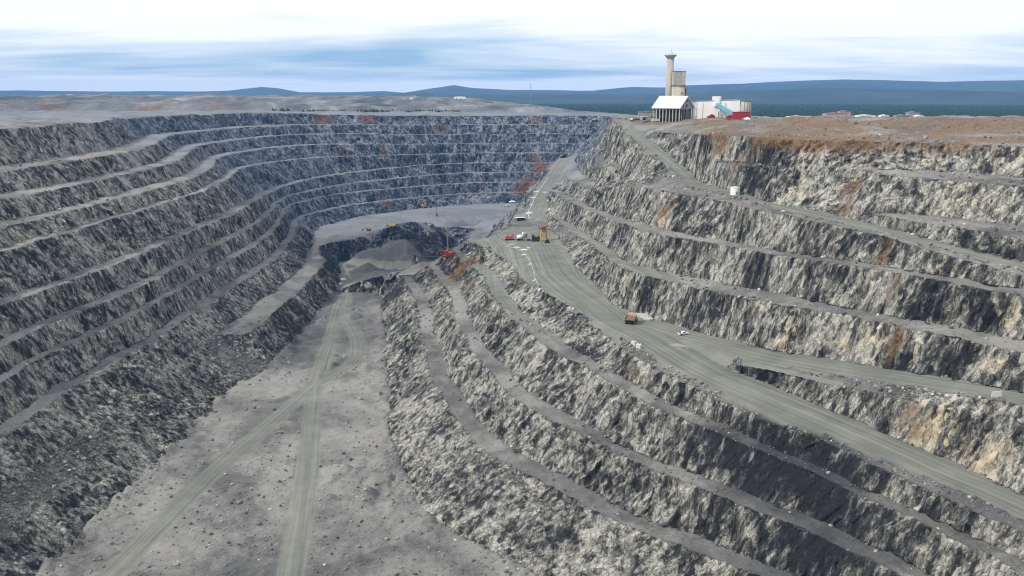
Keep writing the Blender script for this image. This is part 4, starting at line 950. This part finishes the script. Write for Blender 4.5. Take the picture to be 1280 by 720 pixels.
# low grey building left of the frame hall
t = thing('grey_workshop', 'low flat grey workshop left of the open frame hall', 'building', wl(814, 1110, 9.5), R(-3))
MB().box(0, 0, 0, 30, 12, 9.5).build('wall', GRY, t); MB().box(0, 0, 9.5, 30.8, 12.8, .5).build('roof', COND, t)
for x in (-11, -5, 1, 7, 12): MB().box(x, -6.1, 3, 2.6, .3, 1.6).build('window', GLS, t)
MB().box(-8, -6.1, 0, 3.4, .3, 2.8).build('door', VOID, t)
t = thing('blue_grey_shed', 'small blue grey shed with a dark doorway near the road top', 'shed', wl(806, 1060, 10.5), R(10))
MB().box(0, 0, 0, 8, 6, 4.2).build('wall', streaky('blue_grey_sheet', (.26, .33, .40), (.18, .22, .27)), t); MB().box(0, 0, 4.2, 8.6, 6.6, .35).build('roof', WROOF, t); MB().box(-1, -3.05, 0, 3, .2, 3).build('doorway', VOID, t)

# ------------------------------------------------------------------ vehicles
def wheels(t, xs_, y, r, w_, hubm=None, tm=TYR):
    for x in xs_:
        for s_ in (-1, 1):
            tm_ = MB().cyl(x, s_*y-w_/2, r, r, w_, n=20, axis='Y').build('wheel', tm, t, True)
            if hubm: MB().cyl(x, s_*(y+w_/2-.02)-.06, r, r*.5, .12, n=16, axis='Y').build('hub', hubm, tm_, True)
def haul_truck(label, loc, rz):
    t = thing('haul_truck', label, 'dump truck', loc, rz)           # faces +x
    wheels(t, (-3.1, 3.3), 2.9, 1.75, 1.4, HUB)
    b = MB(); b.box(.2, 0, 1.6, 11.4, 2.6, 1.1); b.box(4.6, 0, 2.0, 2.8, 5.2, 2.0); b.box(6.1, 0, 1.4, .5, 5.8, 1.4); b.build('chassis', BLK, t)
    b = MB(); b.box(3.6, 0, 4.0, 3.2, 7.0, .3); b.box(5.6, 0, 2.6, .4, 3.2, 1.6); b.build('deck', WPT, t)
    cb_ = MB().box(3.9, 1.7, 4.3, 2.0, 2.1, 1.9, 0, .1).build('cab', WPT, t)
    b = MB(); b.box(4.95, 1.7, 5.0, .1, 1.8, .9); b.box(3.9, 2.8, 5.0, 1.5, .1, .9); b.build('window', GLS, cb_)
    body = MB()
    prof = [(-6.4, 3.9), (-4.4, 2.7), (1.6, 3.0), (2.7, 5.6), (5.6, 6.5), (5.6, 6.9), (2.3, 6.1), (1.2, 3.5), (-4.3, 3.1), (-6.4, 4.3)]
    body.prism(prof, -3.5, 3.5)
    for s_ in (-1, 1):
        body.prism([(-6.5, 4.2), (-4.4, 2.7), (1.7, 3.0), (2.8, 5.8), (2.7, 6.3), (-6.5, 5.5)], s_*3.5-.16, s_*3.5+.16)
        for x in (-4.2, -2.2, -.2): body.box(x, s_*3.75, 3.0, .35, .25, 2.4)
    o = body.build('dump_body', ORA, t)
    MB().prism([(-5.6, 4.2), (-4.2, 3.12), (1.2, 3.55), (1.9, 5.2), (-1.5, 5.4)], -3.3, 3.3).build('load', TAR, o)
    return t
h = hit(789, 404); haul_truck('big haul truck with ochre dump body driving on the main haul road', (h.x, h.y, h.z), math.atan2(.93, .36)).scale = (.8,)*3
def pickup(label, loc, rz, paint=WPT, s=1.0, group=None):
    t = thing('pickup_truck', label, 'pickup truck', loc, rz, group); t.scale = (s,)*3
    wheels(t, (-1.6, 1.7), .85, .42, .28)
    b = MB(); b.prism([(-2.6, .5), (2.6, .5), (2.65, 1.0), (1.3, 1.12), (-2.6, 1.12)], -.95, .95); b.build('body', paint, t)
    c = MB().prism([(-.9, 1.1), (1.35, 1.1), (.7, 1.75), (-.7, 1.75)], -.82, .82).build('cab', paint, t)
    b = MB(); b.prism([(-.7, 1.2), (1.1, 1.2), (.62, 1.66), (-.6, 1.66)], -.85, .85); b.build('window', GLS, c)
    b = MB(); b.box(-1.75, 0, 1.1, 1.5, 1.6, .05); b.build('load_bed', BLK, t)
    return t
h = hit(854, 418.5); pk = pickup('white pickup truck where the second haul road branches off', (h.x, h.y, h.z), R(20)); pk.scale = (1.15,)*3
# parked vehicles at the top of the upper haul road
vs_ = [(777, 1090, 30, 'white pickup parked leftmost at the road top', WPT, 1.3), (783, 1105, -20, 'dark pickup parked behind the white one at the road top', BLK, 1.4), (790, 1085, 80, 'white pickup parked in the middle at the road top', WPT, 1.4),
       (797, 1078, 10, 'black pickup parked beside the blue grey shed', BLK, 1.3), (772, 1120, 5, 'yellow pickup parked furthest left by the pit corner', YEL, 1.3)]
for px, D, a_, lb, m_, s_ in vs_:
    p = atd(px, D); t = pickup(lb, (p[0], p[1], p[2]+.6), R(a_), m_, s_)
def container(label, loc, rz, m, L_=6.1, W_=2.5, H_=2.6, name='container', cat='container'):
    t = thing(name, label, cat, loc, rz)
    b = MB(); b.box(0, 0, .1, L_, W_, H_)
    n = int(L_/.5)
    for i in range(n):
        for s_ in (-1, 1): b.box(-L_/2+.3+i*(L_-.6)/max(1, n-1), s_*(W_/2+.02), .2, .14, .08, H_-.2)
    b.build('shell', m, t); MB().box(L_/2+.03, 0, .25, .08, W_*.84, H_*.86).build('door', m, t); MB().box(0, 0, H_+.1, L_+.1, W_+.1, .08).build('roof', m, t)
    return t
p = atd(786, 1120); container('white container behind the parked pickups at the road top', (p[0], p[1], p[2]+.5), R(12), WPT)
p = atd(793, 1110); container('grey container left of the blue grey shed', (p[0], p[1], p[2]+.5), R(-30), GRY)
p = atd(820, 1050); container('pale container below the grey workshop windows', (p[0], p[1], 9.8), R(4), LST, 9)

# white ribbed tank box under the wall of the upper haul road
p = at(918.5, 243.5, .2); t = thing('ribbed_tank', 'white ribbed tank standing at the wall foot beside the upper haul road', 'tank', p, R(15))
b = MB(); b.cyl(0, 0, 0, 2.9, 5.2, n=28)
for i in range(8): b.box(2.9*math.cos(i*.785), 2.9*math.sin(i*.785), 0, .25, .25, 5.3)
b.build('shell', WPT, t); MB().cyl(0, 0, 5.2, 3.0, .35, 1.2, 28).build('lid', LST, t); MB().box(-.3, -2.95, .3, 1.2, .3, 2.2).build('hatch', GRY, t)
# concrete blocks beside the main haul road and the second one
def block(label, px, py, s_, rz, sink=.15, name='concrete_block'):
    h = at(px, py, sink); t = thing(name, label, 'concrete block', h, rz)
    MB().box(0, 0, 0, s_[0], s_[1], s_[2], 0, .08).build('block', LST, t)
    MB().box(0, 0, s_[2]-.02, s_[0]*.25, s_[1]*.3, .22).build('lifting_lug', STL, t)
    return t
block('pale concrete block, left one of the pair on the outer berm of the main road', 792, 433, (2.4, 2.2, 2.3), R(-35))
block('pale concrete block, right one of the pair on the outer berm of the main road', 798.5, 435, (2.7, 2.2, 2.2), R(-30))
h = at(1245, 500, .2); t = thing('road_board', 'blank white board on posts beside the second haul road', 'sign', h, R(12))
MB().box(0, 0, .9, 4.2, .18, 2.1).build('panel', WPT, t)
for x in (-1.7, 1.7): MB().box(x, .16, 0, .16, .14, 3.0).build('post', STL, t)
block('small white block at the outer edge of the upper haul road', 843, 222, (2.6, 2.0, 1.7), R(20))

# heaps and boulders (single shaped lumps)
def lump(label, px, py, sx, sy, sz, m, rz=0, seed=1, name='boulder', cat='boulder', sink=.2, group=None):
    b = bmesh.new(); bmesh.ops.create_icosphere(b, subdivisions=4, radius=1)
    co = np.array([v.co[:] for v in b.verts]); n = fbm(co[:, 0]*1.3+seed*7, co[:, 1]*1.3, co[:, 2]*1.3, 4)*.55
    for v, k in zip(b.verts, n):
        v.co *= 1+k
        if v.co.z < 0: v.co.z *= .25
        v.co = Vector((v.co.x*sx, v.co.y*sy, v.co.z*sz))
    me = bpy.data.meshes.new(name); b.to_mesh(me); b.free(); me.materials.append(m); o = bpy.data.objects.new(name, me); col.objects.link(o)
    o.location = at(px, py, sink); o.rotation_euler = (0, 0, rz); tag(o, label, cat, group); return o
HP = mat('crushed_stone', (.40, .40, .37), .95, 0, .35, 1.6, .3); HPD = mat('dark_broken_rock', (.08, .082, .085), .95, 0, .6, .5, .6); HPG = mat('grey_gravel', (.26, .26, .245), .95, 0, .35, 1.2, .3)
lump('long pale heap of crushed stone at the wall foot right of the haul truck', 802, 395, 5.2, 2.4, 2.2, HP, R(-35), 1, 'stone_heap', 'heap')
lump('smaller pale stone heap at the right end of the long heap', 811, 399.5, 3.2, 2.2, 1.8, HP, R(-20), 2, 'stone_heap', 'heap')
lump('grey gravel heap beside the upper haul road left of the white tank', 893, 231, 5.5, 4, 2.4, HPG, 0, 3, 'gravel_heap', 'heap')
lump('low rock pile where the second haul road branches off', 850, 433, 6, 2.2, 1.4, HPG, R(-30), 4, 'rock_pile', 'heap')
lump('white boulder at the right end of the far pit floor, under the bowl wall', 640, 252.5, 6, 4, 2.6, WPT, 0, 6)

# ------------------------------------------------------------------ work site on the pad
p = at(679.5, 301, 0); t = thing('yellow_gantry', 'yellow four legged gantry with a brown roof on the pad', 'gantry', p, R(20))
b0 = 4.2
for sx_ in (-1, 1):
    for sy_ in (-1, 1): MB().beam((sx_*b0*1.25, sy_*b0, -.3), (sx_*b0*.7, sy_*b0*.6, 13), .85).build('leg', YEL, t)
for z, f_ in ((4.2, 1.06), (8.6, .88), (12.6, .72)):
    b = MB()
    for s_ in (-1, 1): b.beam((-b0*f_, s_*b0*.9*f_, z), (b0*f_, s_*b0*.9*f_, z), .4); b.beam((s_*b0*f_, -b0*.9*f_, z), (s_*b0*f_, b0*.9*f_, z), .4)
b.build('brace', YEL, t); MB().box(0, 0, 8.7, 4.6, 3.4, 3.9).build('hopper', YEL, t)
MB().prism([(-4.6, 12.6), (4.6, 15.4), (4.6, 16.1), (-4.6, 13.3)], -3.4, 3.4).build('roof', BRN, t)
def rig(label, px, py, rz, m, cabm, L_=9, W_=4, H_=5, mast=0, boom=None, name='drill_rig', cat='drill rig'):
    p = at(px, py, 0); t = thing(name, label, cat, p, rz)
    for s_ in (-1, 1):
        b = MB(); b.prism([(-L_*.46, .5), (-L_*.40, 0), (L_*.40, 0), (L_*.46, .5), (L_*.40, 1.2), (-L_*.40, 1.2)], s_*W_*.38-.5, s_*W_*.38+.5); b.build('track', BLK, t)
    MB().box(-L_*.08, 0, 1.3, L_*.78, W_*.86, H_*.45, 0, .12).build('engine_house', m, t)
    c = MB().box(L_*.30, W_*.2, 1.3, L_*.22, W_*.42, H_*.68, 0, .1).build('cab', cabm, t)
    MB().box(L_*.415, W_*.2, 1.3+H_*.34, .08, W_*.36, H_*.26).build('window', GLS, c)
    MB().cyl(-L_*.25, -W_*.2, 1.3+H_*.45, .28, 1.6, n=10).build('exhaust', BLK, t)
    if mast:
        b = MB()
        for a_, b__ in ((.45, .5), (.45, -.5)): b.beam((L_*a_, b__, 1), (L_*a_, b__, mast), .25)
        for z in np.arange(2, mast, 1.6): b.beam((L_*.45, -.5, z), (L_*.45, .5, z+.8), .14)
        b.build('mast', BLK, t)
    if boom:
        b = MB(); b.beam((L_*.2, -W_*.1, 2.8), boom[0], .9); b.beam(boom[0], boom[1], .7); b.build('boom', m, t)
        bb = MB(); bb.box(boom[1][0], boom[1][1], boom[1][2]-1.4, 1.8, 2.2, 1.8, 0, .2); bb.build('bucket', BLK, t)
    return t
rig('faded red machine, leftmost of the row on the pad', 637, 300, R(15), PNK, PNK, 10, 5, 7, 0, None, 'drilling_machine', 'machine')
p = at(651, 300.5, 0); t = thing('silo_trailer', 'white tank trailer between the faded red and black machines on the pad', 'trailer', p, R(10))
wheels(t, (-2.6, -1.2, 2.4), 1.2, .6, .5); MB().box(0, 0, 1.0, 8, 2.6, .5).build('frame', BLK, t); MB().cyl(-3.6, 0, 3.6, 2.0, 6, n=20, axis='X').build('tank', WPT, t, True); MB().cyl(2.4, 0, 1.5, 1.3, 6.4, n=16).build('upright_tank', LST, t, True)
p = at(656.5, 301, 0); t = thing('cement_mixer', 'grey mixer plant with a dark hopper standing right of the white trailer', 'mixer', p, R(-10))
for sx_ in (-1, 1):
    for sy_ in (-1, 1): MB().beam((sx_*1.6, sy_*1.4, 0), (sx_*1.4, sy_*1.2, 5), .3).build('leg', STL, t)
MB().cyl(0, 0, 3.4, 1.0, 2.4, 2.2, 20).build('hopper', COND, t, True); MB().cyl(0, 0, 5.8, 2.2, 2.2, 2.2, 20).build('drum', GRY, t, True); MB().box(3.6, 0, 0, 3.2, 2.2, 2.0).build('motor_box', BLK, t)
rig('black tracked drill left of the yellow gantry', 670, 301.5, R(170), BLK, BLK, 9, 4.6, 7.5, 8, None)
rig('small dark machine under the yellow gantry', 684, 303.5, R(60), BLK, STL, 5, 2.8, 3.6, 0, None, 'skid_loader', 'loader')
p = at(650, 275, 0); t = thing('site_shelter', 'low open shelter with a white roof at the far edge of the pad', 'shelter', p, R(8))
MB().box(0, 0, 3.0, 12, 5, .4).build('roof', WROOF, t)
for sx_ in (-1, 1):
    for sy_ in (-1, 1): MB().box(sx_*5.4, sy_*2, 0, .3, .3, 3.0).build('post', BLK, t)
MB().box(.8, .6, 0, 8.6, 2.6, 2.4).build('store_box', BLK, t)
for i, (px, py, lb) in enumerate(((697, 299, 'pale rock lying on the pad edge right of the gantry'), (702, 296, 'pale rock furthest right on the pad below the dark face'))): lump(lb, px, py, 1.8, 1.4, 1.2, HP, 0, 20+i)
# blast-hole dumps edge: long white water pipe following the outer edge of the pad and road
pp = [hit(x, y) for x, y in ((631, 308.5), (640, 309), (648, 311.5), (655, 316.5), (660, 323), (664.5, 333), (668, 344), (671, 354), (676, 363))]
pp = resample([tuple(v) for v in pp], 5); b = MB()
for i in range(len(pp)-1): b.beam((pp[i][0]+random.Random(i).uniform(-.4, .4), pp[i][1], pp[i][2]+.4), (pp[i+1][0]+random.Random(i+1).uniform(-.4, .4), pp[i+1][1], pp[i+1][2]+.3), .22)
tag(b.build('water_pipe', LST), 'long thin pale pipe snaking along the outer edge of the pad and main road', 'pipe')
pp = [hit(x, y) for x, y in ((662, 274), (659, 265), (666, 256), (667, 249), (673, 240), (679, 231), (686, 222))]
pp = resample([tuple(v) for v in pp if v is not None], 8); b = MB()
for i in range(len(pp)-1): b.beam((pp[i][0], pp[i][1], pp[i][2]+.4), (pp[i+1][0], pp[i+1][1], pp[i+1][2]+.4), .36)
tag(b.build('water_pipe', WPT), 'white pipe laid along the left edge of the side ramp', 'pipe')

# ------------------------------------------------------------------ machines in the pit
RM = rig('big red machine with a tall thin boom on the deep pit floor', 562, 321.5, R(200), RPT, RPT, 13, 8, 9, 0, ((9, -2, 8), (13, -2, 3)), 'mining_shovel', 'excavator')
b = MB(); b.beam((1, 1.2, 4), (3, 1.6, 31), .3); b.beam((1.9, 1.2, 4), (3.3, 1.6, 31), .3)
for i in range(18): b.beam((1+i*.11, 1.2, 4+i*1.5), (1.9+i*.08, 1.2, 5+i*1.5), .14)
b.build('lattice_boom', mat('olive_steel', (.30, .31, .14), .7), RM)
cz = sorted(surf(x_, 1112, -172, 14) for x_ in (-124, -116, -108, -100, -92, -84))[3]; p = (-104, 1112, cz+.2); t = thing('belt_conveyor', 'long black belt conveyor lying on the pit floor left of the red shovel', 'conveyor', p, R(-2))
b = MB(); b.box(0, 0, 2.2, 44, 2.2, .5)
b.build('belt', BLK, t)
for i in range(-5, 6): MB().box(i*4, 0, -2, .5, 2, 4.2).build('support', BLK, t)
MB().box(-21, 0, -2, 3, 3, 6.8).build('tail_station', BLK, t)
def loader(label, px, py, rz, m=YEL, s=1., body=BLK):
    p = at(px, py, 0); t = thing('wheel_loader', label, 'wheel loader', p, rz); t.scale = (s,)*3
    wheels(t, (-2.2, 2.2), 1.5, 1.1, .9, HUB); MB().box(-2.2, 0, 1.3, 4.2, 2.4, 1.7, 0, .15).build('engine_cover', m, t); c = MB().box(.2, 0, 1.5, 1.7, 1.8, 2.6, 0, .1).build('cab', m, t)
    MB().box(.2, 0, 2.8, 1.75, 1.85, .9).build('window', GLS, c); b = MB(); b.beam((.8, .8, 2), (4.4, .8, 1.2), .4); b.beam((.8, -.8, 2), (4.4, -.8, 1.2), .4); b.build('arm', m, t)
    MB().prism([(4.2, .2), (5.8, .1), (5.8, .5), (4.7, 1.9), (4.2, 1.7)], -1.7, 1.7).build('bucket', BLK, t); return t
loader('yellow wheel loader on the far pit floor below the bowl wall', 532, 259.5, R(10), YEL, 1.8)
rig('dark drill with a tall mast on the far pit floor', 546, 270.5, R(95), BRN, BLK, 8, 4, 4, 21, None)
rig('yellow excavator on top of the dark hump, left of centre', 491, 283.5, R(160), YEL, YEL, 9, 5, 6, 0, ((6, -1, 6), (9, -1, 1.5)), 'excavator', 'excavator')
rig('brown excavator on the terrace left of the yellow one', 461, 288, R(175), TAR, BLK, 7, 3.6, 4, 0, ((5, -1, 4), (9, -1, 1.5)), 'excavator', 'excavator')
pk2 = pickup('white pickup on the far pit floor at the foot of the ramp', at(633, 258, 0), R(5), WPT, 2.0)
rig('small dark excavator on the ramp into the deep pit', 425, 322, R(100), BLK, BLK, 5, 3, 3.4, 0, ((4, 0, 3.4), (6, 0, 1)), 'excavator', 'excavator')

# ------------------------------------------------------------------ things on the horizon
def hall(label, px, D, w_, d_, h_, m, rz=0, z=None, name='industrial_hall'):
    p = atd(px, D, z); t = thing(name, label, 'building', p, rz); MB().box(0, 0, 0, w_, d_, h_).build('wall', m, t)
    MB().prism([(-w_/2-.4, h_), (w_/2+.4, h_), (w_/2+.4, h_+.4), (0, h_+1.6), (-w_/2-.4, h_+.4)], -d_/2-.4, d_/2+.4).build('roof', WROOF if m is WHT else COND, t)
    for x in (-w_*.3, w_*.1): MB().box(x, -d_/2-.06, 0, 2.4, .3, min(3, h_*.8)).build('door', COND, t)
    return t
hall('long low white hall alone on the right rim', 998, 1130, 25, 9, 3.0, WHT)
hall('pinkish hall with raised centre, left end of the right horizon group', 1044, 1180, 26, 12, 6, mat('faded_pink_cladding', (.45, .32, .30), .8))
hall('small pink upper hall behind the pinkish hall', 1056, 1195, 14, 9, 8.5, mat('dusty_pink_cladding', (.42, .30, .29), .8))
hall('white hall right of the pinkish hall', 1083, 1170, 22, 9, 3.6, WHT)
hall('short white hall between two longer ones on the right horizon', 1106, 1175, 10, 7, 3.4, WHT)
hall('white hall with grey roof further right on the horizon', 1128, 1170, 16, 8, 3.4, GRY)
hall('pale small hall near the bright right end of the horizon', 1150, 1172, 10, 7, 3.0, WHT)
hall('grey tall hall near the right end of the horizon group', 1142, 1210, 14, 9, 7, GRY)
hall('long white hall on the waste dump right of the middle hill', 575, 2650, 34, 14, 6, WHT, 0, 27)
hall('tiny white hut at the right tip of the waste dump', 727, 2150, 11, 8, 5, WHT)
hall('tiny white hut on the waste dump left of the long white hall', 514, 2480, 10, 7, 5, WHT)
p = atd(663, 2700, -30); t = thing('antenna_mast', 'thin lattice mast rising above the hills left of the road top', 'mast', p)
b = MB()
for a_ in range(3): b.beam((1.4*math.cos(a_*2.1), 1.4*math.sin(a_*2.1), 0), (.5*math.cos(a_*2.1), .5*math.sin(a_*2.1), 105), .35)
for z in range(3, 105, 4): b.beam((1.2-z*.006, 0, z), (-.7, 1.1-z*.004, z+3), .2)
b.build('lattice', STL, t); MB().cyl(0, 0, 105, .25, 9, n=8).build('whip', WPT, t)

# ------------------------------------------------------------------ haze
b = MB(); b.box(0, 8500, -181, 36000, 20800, 500); hz = b.build('haze', bpy.data.materials.new('haze_air')); hz['kind'] = 'stuff'
hm = hz.data.materials[0]; hm.use_nodes = True; n_ = hm.node_tree.nodes; n_.clear(); oo = n_.new('ShaderNodeOutputMaterial'); pv = n_.new('ShaderNodeVolumePrincipled')
pv.inputs['Color'].default_value = (.22, .50, 1, 1); pv.inputs['Density'].default_value = HAZE; pv.inputs['Anisotropy'].default_value = 0.0
hm.node_tree.links.new(pv.outputs[0], oo.inputs['Volume']); hz.visible_shadow = True
scn.cycles.volume_bounces = 0
